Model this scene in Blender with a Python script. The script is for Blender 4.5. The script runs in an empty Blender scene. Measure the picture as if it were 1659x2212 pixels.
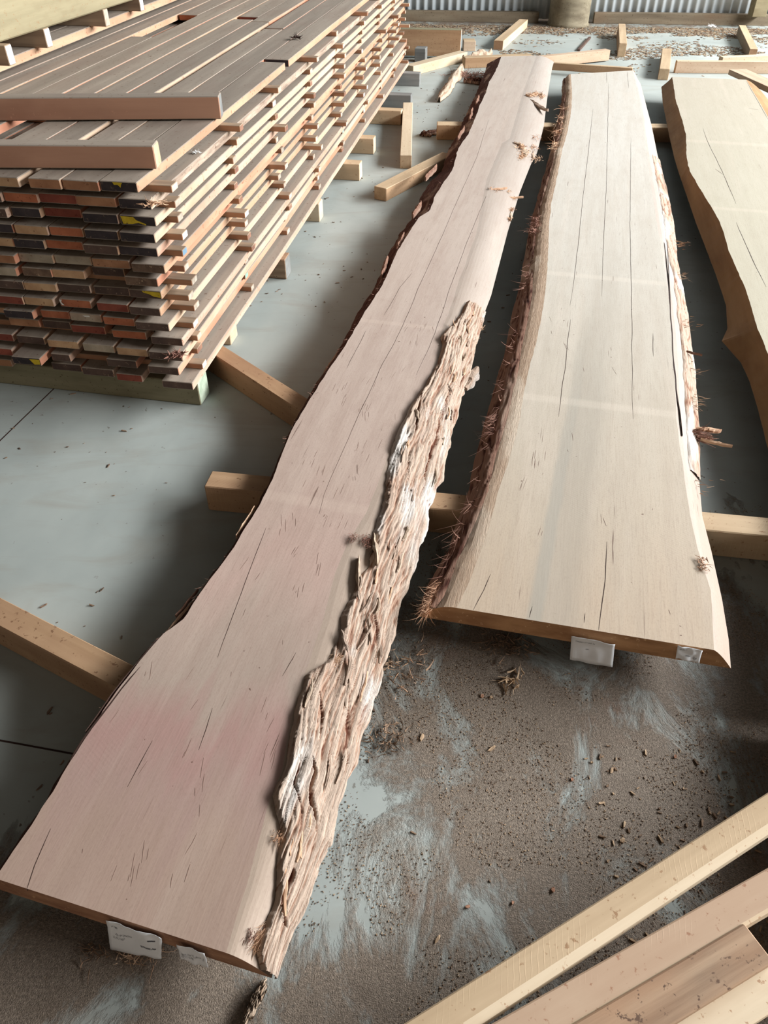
import bpy, bmesh, math, random
from mathutils import Vector, Matrix, noise
random.seed(7)
SC = bpy.context.scene
COL = SC.collection

# ------------------------------------------------------------ camera, light
F_PX = 1650.0; CAM_H = 1.6; HOR = -330.0
PITCH = math.atan2(1106 - HOR, F_PX)
cam_d = bpy.data.cameras.new('camera'); cam = bpy.data.objects.new('camera', cam_d); COL.objects.link(cam)
cam.location = (0, 0, CAM_H); cam.rotation_euler = (math.pi / 2 - PITCH, 0, 0)
cam_d.sensor_fit = 'VERTICAL'; cam_d.sensor_height = 24; cam_d.lens = 24 * F_PX / 2212
cam_d.clip_start = 0.02; cam_d.clip_end = 100
SC.camera = cam
SC.view_settings.view_transform = 'Standard'; SC.view_settings.look = 'None'
SC.view_settings.gamma = 1; SC.view_settings.use_curve_mapping = False
SC.view_settings.exposure = 0.36
W = bpy.data.worlds.new('world'); SC.world = W; W.use_nodes = True
W.node_tree.nodes['Background'].inputs[0].default_value = (1.0, 0.87, 0.74, 1)
W.node_tree.nodes['Background'].inputs[1].default_value = 0.30


def area(name, loc, target, sx, sy, power, color):
    l = bpy.data.lights.new(name, 'AREA'); l.shape = 'RECTANGLE'; l.size = sx; l.size_y = sy
    l.energy = power; l.color = color
    o = bpy.data.objects.new(name, l); COL.objects.link(o); o.location = loc
    o.rotation_euler = (Vector(target) - Vector(loc)).to_track_quat('-Z', 'Y').to_euler()
    return o


# daylight through the open right-hand side of the shed
area('daylight_open_side', (10.6, 4.2, 4.9), (0.0, 3.2, 0.2), 14, 2.0, 3950, (0.95, 0.98, 1.0))


# ------------------------------------------------------------ helpers
def P(x, y, z):
    a = (x - 829.5) / F_PX; b = (y - 1106) / F_PX
    fy = math.cos(PITCH) - b * math.sin(PITCH); dz = -math.sin(PITCH) - b * math.cos(PITCH)
    t = (z - CAM_H) / dz
    return Vector((a * t, fy * t, z))


def ray(x, y):
    a = (x - 829.5) / F_PX; b = (y - 1106) / F_PX
    return Vector((a, math.cos(PITCH) - b * math.sin(PITCH), -math.sin(PITCH) - b * math.cos(PITCH)))


def tag(o, label=None, cat=None, group=None, kind=None):
    if label: o['label'] = label
    if cat: o['category'] = cat
    if group: o['group'] = group
    if kind: o['kind'] = kind
    return o


def empty(name, loc, rz=0):
    o = bpy.data.objects.new(name, None); COL.objects.link(o); o.location = loc; o.rotation_euler = (0, 0, rz)
    o.empty_display_size = 0.05
    return o


def mesh_obj(name, verts, faces, mats, parent=None, loc=(0, 0, 0), rz=0, midx=None, smooth=False):
    me = bpy.data.meshes.new(name); me.from_pydata([tuple(v) for v in verts], [], faces)
    for m in (mats if isinstance(mats, (list, tuple)) else [mats]): me.materials.append(m)
    if midx: me.polygons.foreach_set('material_index', midx)
    if smooth: me.polygons.foreach_set('use_smooth', [True] * len(me.polygons))
    me.update()
    o = bpy.data.objects.new(name, me); COL.objects.link(o)
    o.location = loc; o.rotation_euler = (0, 0, rz)
    if parent: o.parent = parent
    return o


def nz(x, y, z=0.0, oct=3): return noise.fractal(Vector((x, y, z)), 0.9, 2.1, oct)


# ------------------------------------------------------------ materials
def rgb(r, g, b):
    f = lambda c: (c / 255 / 12.92) if c / 255 <= 0.04045 else ((c / 255 + 0.055) / 1.055) ** 2.4
    return (f(r), f(g), f(b), 1)


class NT:
    def __init__(s, name, rough=0.8):
        s.m = bpy.data.materials.new(name); s.m.use_nodes = True
        s.t = s.m.node_tree; s.b = s.t.nodes['Principled BSDF']; s.b.inputs['Roughness'].default_value = rough
        s.b.inputs['Specular IOR Level'].default_value = 0.25
        s.tc = s.t.nodes.new('ShaderNodeTexCoord'); s.oi = s.t.nodes.new('ShaderNodeObjectInfo')

    def n(s, ty, **kw):
        nd = s.t.nodes.new(ty)
        for k, v in kw.items(): setattr(nd, k, v)
        return nd

    def l(s, a, b): s.t.links.new(a, b)

    def math(s, op, a, b=None, clamp=False):
        nd = s.n('ShaderNodeMath', operation=op); nd.use_clamp = clamp
        for i, v in enumerate((a, b)):
            if v is None: continue
            if isinstance(v, (int, float)): nd.inputs[i].default_value = v
            else: s.l(v, nd.inputs[i])
        return nd.outputs[0]

    def coords(s, scale, rand=True):
        mp = s.n('ShaderNodeMapping'); s.l(s.tc.outputs['Object'], mp.inputs[0])
        mp.inputs['Scale'].default_value = scale
        if not rand: return mp.outputs[0]
        cx = s.n('ShaderNodeCombineXYZ')
        r = s.math('MULTIPLY', s.oi.outputs['Random'], 60.0)
        s.l(r, cx.inputs[0]); s.l(r, cx.inputs[1]); s.l(r, cx.inputs[2])
        ad = s.n('ShaderNodeVectorMath', operation='ADD'); s.l(mp.outputs[0], ad.inputs[0]); s.l(cx.outputs[0], ad.inputs[1])
        return ad.outputs[0]

    def noise(s, vec, scale=1.0, detail=4, rough=0.55, dist=0.0):
        nd = s.n('ShaderNodeTexNoise'); s.l(vec, nd.inputs['Vector'])
        nd.inputs['Scale'].default_value = scale; nd.inputs['Detail'].default_value = detail
        nd.inputs['Roughness'].default_value = rough; nd.inputs['Distortion'].default_value = dist
        return nd.outputs[0]

    def ramp(s, fac, stops, interp='LINEAR'):
        nd = s.n('ShaderNodeValToRGB'); s.l(fac, nd.inputs[0]); cr = nd.color_ramp; cr.interpolation = interp
        while len(cr.elements) < len(stops): cr.elements.new(0.5)
        for e, (p, c) in zip(cr.elements, stops): e.position = p; e.color = c
        return nd.outputs[0]

    def mix(s, fac, a, b, mode='MIX'):
        nd = s.n('ShaderNodeMix', data_type='RGBA', blend_type=mode)
        if isinstance(fac, (int, float)): nd.inputs[0].default_value = fac
        else: s.l(fac, nd.inputs[0])
        for i, v in ((6, a), (7, b)):
            if isinstance(v, tuple): nd.inputs[i].default_value = v
            else: s.l(v, nd.inputs[i])
        return nd.outputs[2]

    def step(s, v, lo, hi):
        nd = s.n('ShaderNodeMapRange'); nd.clamp = True; s.l(v, nd.inputs[0])
        nd.inputs[1].default_value = lo; nd.inputs[2].default_value = hi
        return nd.outputs[0]

    def bump(s, h, strength=0.3, dist=0.004, prev=None):
        nd = s.n('ShaderNodeBump'); nd.inputs['Strength'].default_value = strength; nd.inputs['Distance'].default_value = dist
        s.l(h, nd.inputs['Height'])
        if prev: s.l(prev, nd.inputs['Normal'])
        return nd.outputs[0]

    def out(s, col, nrm=None):
        if isinstance(col, tuple): s.b.inputs['Base Color'].default_value = col
        else: s.l(col, s.b.inputs['Base Color'])
        if nrm: s.l(nrm, s.b.inputs['Normal'])
        return s.m


def wood(name, c0, c1, c2=None, vary=0.2, sxy=(1.2, 22, 22), speck=None, bump=0.25, saw=0.0, rough=0.8, patch=0.5):
    k = NT(name, rough)
    g = k.noise(k.coords(sxy), 1.0, 6, 0.6)
    col = k.ramp(g, [(0.32, c0), (0.68, c1)])
    if c2:
        g2 = k.noise(k.coords((1.6, 3.5, 3.5)), 1.4, 4, 0.6)
        col = k.mix(k.math('MULTIPLY', k.step(g2, 0.48, 0.66), patch), col, c2)
    v = k.math('ADD', k.math('MULTIPLY', k.oi.outputs['Random'], vary), 1 - vary / 2)
    hs = k.n('ShaderNodeHueSaturation'); k.l(v, hs.inputs['Value']); k.l(col, hs.inputs['Color']); col = hs.outputs[0]
    if speck:
        sp = k.noise(k.coords((60, 60, 60)), 1.0, 3, 0.7)
        col = k.mix(k.step(sp, 0.62, 0.68), col, speck)
    nr = k.bump(g, bump, 0.002)
    if saw:
        mp0 = k.coords((1, 1, 1)); mp_ = k.n('ShaderNodeMapping'); k.l(mp0, mp_.inputs[0]); mp_.inputs['Rotation'].default_value = (0, 0, 0.62); mp = mp_.outputs[0]
        wv = k.n('ShaderNodeTexWave', wave_type='BANDS', bands_direction='X')
        k.l(mp, wv.inputs[0]); wv.inputs['Scale'].default_value = 30; wv.inputs['Distortion'].default_value = 4.0; wv.inputs['Detail Scale'].default_value = .5; wv.inputs['Detail'].default_value = 2
        pm = k.step(k.noise(k.coords((5, 9, 9)), 1.0, 2), 0.48, 0.6)
        br = k.math('MULTIPLY', k.step(wv.outputs[0], 0.93, 1.0), pm)
        nr = k.bump(k.math('MULTIPLY', br, 1.0), saw, 0.0006, nr)
        col = k.mix(k.math('MULTIPLY', br, 0.16), col, tuple(min(1, c * 1.5) for c in c1[:3]) + (1,))
    return k.out(col, nr)


M = {}
M['board_top'] = wood('dusty_board_face', rgb(138, 126, 114), rgb(158, 145, 131), rgb(138, 118, 106), 0.18, speck=rgb(120, 98, 84), patch=.4)
M['side'] = [wood('fresh_sawn_pink', rgb(168, 134, 114), rgb(196, 168, 148), rgb(156, 110, 86), 0.15, speck=rgb(150, 104, 80)),
             wood('fresh_sawn_orange', rgb(170, 134, 106), rgb(190, 156, 128), rgb(156, 110, 84), 0.15, speck=rgb(140, 90, 66)),
             wood('fresh_sawn_cream', rgb(176, 148, 124), rgb(198, 174, 150), rgb(164, 128, 102), 0.1, speck=rgb(160, 120, 95)),
             wood('rough_wane_grey', rgb(120, 100, 86), rgb(190, 170, 150), rgb(150, 128, 108), 0.15, (6, 60, 60), rgb(90, 66, 52), 0.9),
             wood('fresh_sawn_red', rgb(176, 116, 90), rgb(198, 140, 112), rgb(200, 164, 140), 0.15)]
M['end'] = {
    'black': wood('sealed_black_end', rgb(44, 38, 40), rgb(64, 54, 54), vary=0.3, sxy=(20, 20, 20), speck=rgb(92, 76, 66)),
    'dark': wood('dark_brown_end', rgb(70, 54, 48), rgb(92, 72, 62), vary=0.3, sxy=(20, 20, 20), speck=rgb(130, 108, 92)),
    'speckled': wood('speckled_brown_end', rgb(84, 64, 52), rgb(118, 94, 76), vary=0.2, sxy=(30, 30, 30), speck=rgb(160, 134, 108)),
    'brown': wood('brown_end', rgb(134, 92, 66), rgb(166, 120, 88), vary=0.25, sxy=(14, 14, 14), speck=rgb(110, 72, 52)),
    'orange': wood('orange_brown_end', rgb(142, 78, 52), rgb(176, 106, 74), vary=0.2, sxy=(14, 14, 14), speck=rgb(110, 60, 44)),
    'red': wood('red_brown_end', rgb(112, 56, 44), rgb(138, 72, 56), vary=0.2, sxy=(14, 14, 14), speck=rgb(100, 44, 34)),
    'tan': wood('tan_end', rgb(160, 122, 90), rgb(190, 154, 118), vary=0.15, sxy=(14, 14, 14), speck=rgb(130, 92, 66)),
    'grey': wood('pale_grey_end', rgb(140, 126, 108), rgb(172, 156, 136), rgb(160, 110, 90), 0.15, (14, 14, 14), rgb(120, 98, 82))}
M['yellow'] = wood('yellow_marking_paint', rgb(170, 142, 30), rgb(200, 172, 46), vary=0.05, sxy=(30, 30, 30), speck=rgb(90, 72, 40))
M['paint_white'] = wood('white_drip', rgb(196, 190, 180), rgb(220, 214, 206), vary=0.05)
M['sticker'] = wood('grey_stacking_stick', rgb(128, 108, 90), rgb(168, 146, 122), rgb(120, 90, 72), 0.35)
M['sticker_side'] = wood('brown_stick_side', rgb(150, 106, 78), rgb(182, 138, 106), rgb(120, 80, 60), 0.3)
M['st_end'] = [wood('grey_stick_end', rgb(150, 138, 122), rgb(186, 174, 158), vary=0.4, sxy=(30, 60, 30)),
               wood('blue_painted_end', rgb(96, 124, 144), rgb(120, 148, 164), vary=0.2),
               wood('green_painted_end', rgb(130, 168, 150), rgb(158, 190, 170), vary=0.2),
               wood('white_painted_end', rgb(214, 210, 204), rgb(236, 232, 226), vary=0.1, speck=rgb(150, 130, 110)),
               wood('brown_stick_end', rgb(110, 78, 66), rgb(140, 104, 84), vary=0.3)]
M['pine'] = wood('pale_sawn_pine', rgb(168, 144, 114), rgb(194, 169, 138), rgb(158, 130, 102), 0.15, (0.8, 14, 14), rgb(150, 118, 88), 0.2, 0.25)
M['pine_pink'] = wood('pinkish_sawn_timber', rgb(172, 146, 122), rgb(192, 168, 144), rgb(164, 134, 110), 0.12, (0.8, 14, 14), rgb(150, 112, 88), 0.2, 0.25)
M['pine_pale'] = wood('cream_sawn_timber', rgb(186, 166, 138), rgb(206, 188, 162), rgb(176, 150, 122), 0.12, (0.8, 14, 14), rgb(168, 136, 108), 0.2)
M['bearer'] = wood('brown_bearer_timber', rgb(148, 116, 86), rgb(174, 142, 110), rgb(134, 98, 74), 0.15, (0.8, 14, 14), rgb(120, 88, 64), 0.25, 0.4)
M['bearer_red'] = wood('red_brown_beam', rgb(156, 116, 94), rgb(174, 134, 110), rgb(138, 98, 78), 0.1, (0.8, 14, 14), rgb(170, 128, 104), 0.2)
M['treated'] = wood('treated_green_grey_timber', rgb(112, 106, 82), rgb(140, 132, 106), rgb(96, 88, 66), 0.1, (0.8, 14, 14), rgb(90, 80, 62), 0.25)
M['treated_end'] = wood('treated_end_grain', rgb(130, 144, 122), rgb(176, 186, 166), rgb(110, 120, 96), 0.1, (20, 20, 20))
M['weathered'] = wood('weathered_grey_timber', rgb(112, 88, 70), rgb(160, 136, 112), rgb(168, 130, 100), 0.15, (2.0, 40, 40), rgb(96, 74, 60), 0.8)
M['grey_block'] = wood('grey_blue_block', rgb(110, 110, 108), rgb(138, 138, 134), rgb(96, 90, 84), 0.3)
M['beam_pale'] = wood('pale_heavy_beam', rgb(128, 118, 92), rgb(152, 141, 112), rgb(108, 92, 68), 0.05, (1.2, 16, 16), rgb(140, 116, 86), 0.3)


def slab_mat(name, stops, streak_dark, sy=1.0, extra=None):
    """long cut face: object x runs along the slab"""
    k = NT(name, 0.62); k.b.inputs['Specular IOR Level'].default_value = 0.3
    sep = k.n('ShaderNodeSeparateXYZ'); k.l(k.tc.outputs['Object'], sep.inputs[0])
    wob = k.noise(k.coords((0.5, 3.0, 1), False), 1.5, 4, 0.6, 0.6)
    pos = k.math('ADD', k.math('DIVIDE', sep.outputs[0], 8.0), k.math('MULTIPLY', k.math('SUBTRACT', wob, 0.5), 0.13))
    col = k.ramp(pos, stops)
    g = k.noise(k.coords((0.7, 11, 1), False), 1.8, 9, 0.68, 0.5)
    col = k.mix(k.math('MULTIPLY', k.step(g, 0.42, 0.72), 0.36), col, streak_dark)
    g3 = k.noise(k.coords((0.35, 5, 1), False), 2.3, 3, 0.5, 0.8)
    col = k.mix(k.math('MULTIPLY', k.step(g3, 0.56, 0.72), 0.14), col, rgb(212, 196, 180))
    fine = k.noise(k.coords((11, 210, 1), False), 1.0, 4, 0.65)
    col = k.mix(k.math('MULTIPLY', k.step(fine, 0.52, 0.75), 0.22), col, rgb(120, 92, 78))
    mo = k.noise(k.coords((3, 7, 1), False), 1.6, 8, 0.75, 0.3)
    col = k.mix(k.math('MULTIPLY', k.step(mo, 0.48, 0.66), 0.22), col, streak_dark)
    gr_ = k.noise(k.coords((120, 320, 1), False), 1.0, 3, 0.7)
    col = k.mix(k.math('MULTIPLY', k.step(gr_, 0.50, 0.70), 0.20), col, rgb(116, 92, 80))
    # fine checks along the grain
    chk = k.noise(k.coords((4.0, 110, 1), False), 1.0, 2, 0.5)
    msk = k.noise(k.coords((2.0, 7, 1), False), 1.0, 2, 0.5)
    ck = k.math('MULTIPLY', k.step(chk, 0.70, 0.73), k.step(msk, 0.5, 0.6))
    col = k.mix(k.math('MULTIPLY', ck, 0.75), col, rgb(92, 66, 56))
    spk = k.noise(k.coords((50, 50, 1), False), 1.0, 2, 0.5)
    col = k.mix(k.math('MULTIPLY', k.step(spk, 0.755, 0.775), 0.8), col, rgb(90, 62, 50))
    if extra: col = extra(k, sep, col)
    # saw arcs
    mp = k.n('ShaderNodeMapping'); k.l(k.tc.outputs['Object'], mp.inputs[0]); mp.inputs['Location'].default_value = (0, 1.5, 0)
    mp.inputs['Rotation'].default_value = (0, 0, 0.5)
    wv = k.n('ShaderNodeTexWave', wave_type='BANDS', bands_direction='X'); k.l(mp.outputs[0], wv.inputs[0])
    wv.inputs['Scale'].default_value = 38; wv.inputs['Distortion'].default_value = 2.5; wv.inputs['Detail'].default_value = 1; wv.inputs['Detail Scale'].default_value = 0.3
    lp = k.noise(k.coords((1.5, 3, 1), False), 1.0, 2)
    nr = k.bump(fine, 0.16, 0.0015)
    nr = k.bump(k.math('MULTIPLY', wv.outputs[0], k.step(lp, 0.5, 0.65)), 0.05, 0.0006, nr)
    md = k.noise(k.coords((2, 5, 1), False), 1.0, 3)
    nr = k.bump(md, 0.12, 0.012, nr)
    return k.out(col, nr)


def bands(us):
    def f(k, sep, col):
        for u, w in us:
            d = k.math('ABSOLUTE', k.math('SUBTRACT', sep.outputs[0], u))
            b = k.math('SUBTRACT', 1.0, k.step(d, w * 0.4, w), True)
            col = k.mix(k.math('MULTIPLY', b, 0.09), col, rgb(232, 214, 196))
        return col
    return f


def bark_mat(name, deep, mid, pale, white, sc=1.0):
    k = NT(name, 0.95); k.b.inputs['Specular IOR Level'].default_value = 0.08
    g = k.noise(k.coords((14 * sc, 150 * sc, 100), False), 1.0, 6, 0.7, 0.5)
    at = k.n('ShaderNodeAttribute', attribute_name='ridge')
    h = k.math('ADD', k.math('MULTIPLY', at.outputs['Fac'], 0.6), k.math('MULTIPLY', g, 0.6))
    col = k.ramp(h, [(0.36, deep), (0.52, mid), (0.70, pale)])
    p = k.noise(k.coords((2.2, 9, 9), False), 1.0, 3, 0.5)
    col = k.mix(k.math('MULTIPLY', k.step(p, 0.56, 0.64), k.step(h, 0.35, 0.5)), col, white)
    p2 = k.noise(k.coords((1.3, 4, 4), False), 1.7, 3, 0.5)
    col = k.mix(k.math('MULTIPLY', k.step(p2, 0.54, 0.66), 0.45), col, mid)
    return k.out(col, k.bump(g, 1.0, 0.007))


M['sap'] = slab_mat('pale_sapwood', [(0.0, rgb(160, 141, 124)), (0.25, rgb(162, 145, 131)), (0.45, rgb(162, 149, 138)), (1.0, rgb(162, 152, 143))], rgb(144, 126, 113))
M['bark'] = bark_mat('shaggy_bark', rgb(104, 64, 50), rgb(162, 130, 110), rgb(184, 163, 146), rgb(208, 200, 192))
M['bark_dark'] = bark_mat('dark_red_bark', rgb(52, 28, 24), rgb(92, 60, 50), rgb(138, 106, 90), rgb(170, 144, 126))
M['sandy'] = bark_mat('rough_cambium', rgb(150, 124, 102), rgb(182, 158, 136), rgb(198, 176, 154), rgb(206, 188, 168), 2.0)
M['fibre'] = wood('loose_bark_fibre', rgb(184, 144, 114), rgb(218, 186, 156), rgb(150, 96, 72), 0.2, (8, 8, 8))
M['fibre_red'] = wood('loose_red_fibre', rgb(118, 80, 68), rgb(168, 130, 112), rgb(92, 56, 50), 0.2, (8, 8, 8))
M['crack'] = wood('dark_crack', rgb(44, 30, 26), rgb(66, 46, 38), vary=0.05)
M['crack_soft'] = wood('fine_check_line', rgb(112, 88, 78), rgb(136, 110, 98), vary=.05)
M['slab_end'] = wood('sawn_slab_end', rgb(126, 86, 64), rgb(172, 130, 100), rgb(104, 64, 48), 0.05, (20, 9, 30), rgb(180, 140, 106), 0.7)
M['slab_end_b'] = wood('sawn_orange_slab_end', rgb(146, 106, 72), rgb(188, 144, 102), rgb(124, 82, 54), 0.05, (20, 9, 30), rgb(196, 158, 118), 0.7)
M['paper'] = wood('white_paper', rgb(224, 226, 228), rgb(236, 238, 240), vary=0.02, sxy=(4, 4, 4), bump=0.05)
M['ink'] = wood('pencil_ink', rgb(60, 60, 66), rgb(80, 80, 86), vary=0.02)


def concrete():
    k = NT('dusty_concrete', 0.7); k.b.inputs['Specular IOR Level'].default_value = 0.35
    c1 = k.noise(k.coords((1, 1, 1), False), 0.9, 5, 0.6, 0.4)
    col = k.ramp(c1, [(0.3, rgb(142, 148, 144)), (0.7, rgb(172, 176, 170))])
    sm = k.noise(k.coords((1.2, 3.5, 1), False), 1.6, 6, 0.65, 1.2)
    col = k.mix(k.math('MULTIPLY', k.step(sm, 0.5, 0.7), 0.35), col, rgb(140, 132, 118))
    sp = k.noise(k.coords((34, 34, 1), False), 1.0, 3, 0.6)
    sm2 = k.noise(k.coords((1.1, 1.1, 1), False), 1.0, 2)
    col = k.mix(k.math('MULTIPLY', k.step(sp, 0.68, 0.72), k.step(sm2, 0.42, 0.55)), col, rgb(96, 86, 74))
    # swept dirt: covers the near right and near left of the floor
    sep = k.n('ShaderNodeSeparateXYZ'); k.l(k.tc.outputs['Object'], sep.inputs[0])
    x, y = sep.outputs[0], sep.outputs[1]
    right = k.math('MULTIPLY', k.step(x, -0.30, 0.1), k.math('SUBTRACT', 1.0, k.step(y, 1.3, 2.2), True))
    near = k.math('SUBTRACT', 1.0, k.step(k.math('ADD', y, k.math('MULTIPLY', x, 0.15)), 0.50, 0.80), True)
    back = k.step(y, 9.3, 10.8)
    zone = k.math('MAXIMUM', right, k.math('MAXIMUM', near, k.math('MULTIPLY', back, 0.9)))
    dn = k.noise(k.coords((1.5, .8, 1), False), 3.4, 10, 0.74, 0.5)
    dirt = k.step(k.math('ADD', k.math('MULTIPLY', zone, 0.345), dn), 0.72, 0.83)
    gr = k.noise(k.coords((1, 1, 1), False), 190, 5, 0.8)
    gr2 = k.noise(k.coords((1, 1, 1), False), 38, 5, 0.7)
    dc = k.ramp(gr, [(0.34, rgb(88, 74, 62)), (0.5, rgb(128, 111, 95)), (0.66, rgb(166, 148, 130))])
    mid = k.noise(k.coords((1, 1, 1), False), 14, 6, 0.7)
    dc = k.mix(k.math('MULTIPLY', k.step(mid, 0.5, 0.66), 0.45), dc, rgb(104, 86, 70))
    rd = k.noise(k.coords((1, 1, 1), False), 2.2, 4, 0.6)
    dc = k.mix(k.math('MULTIPLY', k.step(rd, 0.58, 0.68), 0.6), dc, rgb(134, 100, 80))
    col = k.mix(k.math('MULTIPLY', dirt, 0.92), col, dc)
    nr = k.bump(k.math('MULTIPLY', dirt, k.math('ADD', k.noise(k.coords((1, 1, 1), False), 420, 3, .6), k.math('MULTIPLY', gr2, .8))), 0.9, 0.006)
    nr = k.bump(k.math('MULTIPLY', sp, 0.5), 0.15, 0.002, nr)
    return k.out(col, nr)


M['floor'] = concrete()
M['iron'] = NT('corrugated_iron', 0.45)
_k = M['iron']; _k.b.inputs['Metallic'].default_value = 0.0
_g = _k.noise(_k.coords((1.5, 1.5, 3), False), 2.0, 4, 0.6)
M['iron'] = _k.out(_k.ramp(_g, [(0.3, rgb(222, 232, 236)), (0.7, rgb(240, 246, 248))]))
M['unseen_cover'] = NT('unseen_cover_iron', 0.6).out(rgb(50, 45, 40))  # kept dark so the added roof and left wall bounce little light
M['post'] = wood('old_round_post', rgb(112, 102, 84), rgb(148, 138, 116), rgb(92, 80, 64), 0.05, (2, 12, 12), rgb(90, 76, 56))
M['sill'] = wood('dusty_sill', rgb(100, 88, 72), rgb(134, 120, 100), rgb(110, 84, 62), 0.1, (1, 10, 10), rgb(80, 66, 52))
M['leaf'] = [wood('dry_leaf_' + n, a, b, vary=0.1, sxy=(9, 9, 9)) for n, a, b in
             (('tan', rgb(134, 114, 90), rgb(168, 146, 120)), ('brown', rgb(96, 74, 58), rgb(128, 102, 80)), ('grey', rgb(120, 112, 100), rgb(158, 150, 136)))]
M['chip'] = [wood('wood_chip_' + n, a, b, vary=0.1, sxy=(9, 9, 9)) for n, a, b in
             (('tan', rgb(150, 124, 98), rgb(190, 162, 132)), ('brown', rgb(110, 88, 70), rgb(142, 116, 94)), ('dark', rgb(96, 78, 64), rgb(122, 100, 84)), ('red', rgb(150, 108, 86), rgb(176, 134, 108)))]
M['bird'] = wood('white_scrap', rgb(225, 225, 222), rgb(240, 240, 238), vary=0.02)

# ------------------------------------------------------------ the setting
fl = mesh_obj('floor', [(-9, -3, 0), (14, -3, 0), (14, 14, 0), (-9, 14, 0), (-9, -3, -.15), (14, -3, -.15), (14, 14, -.15), (-9, 14, -.15)],
              [(0, 1, 2, 3), (7, 6, 5, 4), (0, 4, 5, 1), (1, 5, 6, 2), (2, 6, 7, 3), (3, 7, 4, 0)], M['floor'])
tag(fl, kind='structure')


def wall_iron():
    wy = lambda x: 11.10 - 0.075 * (x - 0.4)
    vs, fs = [], []; n = 0; x = -8.4; per = 0.098
    while x < 8.0:
        d = 0.014 * math.cos(2 * math.pi * x / per)
        vs += [(x, wy(x) - d, 0.02), (x, wy(x) - d, 4.3 + .0927 * (x + 8.5) - .03)]
        if n: fs.append((2 * n - 2, 2 * n, 2 * n + 1, 2 * n - 1))
        n += 1; x += per / 10
    o = mesh_obj('wall_back', vs, fs, M['iron'], smooth=True)
    sol = o.modifiers.new('s', 'SOLIDIFY'); sol.thickness = 0.001; sol.offset = -1
    tag(o, kind='structure')


wall_iron()


def beam_mesh(L, w, h, seg=8, ch=0.003, wob=0.0, seed=0, arris=0.0):
    """bevelled sawn timber: x 0..L, y +-w/2, z 0..h.  returns verts, faces, kinds (0 top/bottom, 1 side, 2 end)"""
    ring = [(-w / 2 + ch, 0), (w / 2 - ch, 0), (w / 2, ch), (w / 2, h - ch), (w / 2 - ch, h), (-w / 2 + max(ch, arris), h), (-w / 2, h - max(ch, arris * .8)), (-w / 2, ch)]
    vs, fs, ks = [], [], []
    xs = [0.0, ch] + [L * i / seg for i in range(1, seg)] + [L - ch, L]
    for i, x in enumerate(xs):
        e = (i == 0 or i == len(xs) - 1)
        for (y, z) in ring:
            if e: y *= (1 - 2 * ch / w); z = h / 2 + (z - h / 2) * (1 - 2 * ch / h)
            dy = wob * nz(x * 1.3 + seed, y * 8, 3.1, 2); dz = wob * 0.5 * nz(x * 1.3 + seed, 7.7 + z * 5, y * 6, 2) if z > h * 0.5 else 0
            vs.append((x, y + dy, z + dz))
    for i in range(len(xs) - 1):
        for j in range(8):
            a = i * 8 + j; b = i * 8 + (j + 1) % 8
            fs.append((a, a + 8, b + 8, b)); ks.append(1 if j in (2, 6) or (arris and j == 5) else 0)
    fs.append(tuple(range(8))); ks.append(2)
    fs.append(tuple(reversed([(len(xs) - 1) * 8 + j for j in range(8)]))); ks.append(2)
    return vs, [tuple(reversed(f)) for f in fs][:] if False else fs, ks


def fix_normals(o):
    bm = bmesh.new(); bm.from_mesh(o.data); bmesh.ops.recalc_face_normals(bm, faces=bm.faces); bm.to_mesh(o.data); bm.free()


def beam(name, A, B, w, h, mats, label, cat, group=None, side=0, wob=0.002, parent=None, arris=0.0):
    """A, B: world points of the TOP edge line (z = top).  side +1: the body lies left of A->B, -1: right, 0 centred"""
    A = Vector(A); B = Vector(B); d = B - A; L = math.hypot(d.x, d.y); rz = math.atan2(d.y, d.x)
    n = Vector((-d.y / L, d.x / L, 0)) * (side * w / 2)
    vs, fs, ks = beam_mesh(L, w, h, max(4, int(L / 0.15)), 0.003, wob, random.random() * 50, arris)
    if not isinstance(mats, (list, tuple)): mats = [mats] * 3
    o = mesh_obj(name, vs, fs, mats, None, (A.x + n.x, A.y + n.y, A.z - h), rz, ks)
    if abs(B.z - A.z) > 1e-4: o.rotation_euler = (0, -math.atan2(B.z - A.z, L), rz)
    fix_normals(o)
    return tag(o, label, cat, group)


sl = beam('sill_timber', (-6.5, 11.02 + .54 - .045, .11), (1.86, 11.02 - .11 - .05, .11), 0.10, 0.11, M['sill'], 'long dusty sill timber along the foot of the iron wall, left of the round post', 'timber', side=0)
sl2 = beam('sill_timber', (2.52, 10.86 - .03, .11), (7.5, 10.44, .11), 0.10, 0.11, M['sill'], 'dusty sill timber along the foot of the iron wall, right of the round post', 'timber', side=0)


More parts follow.
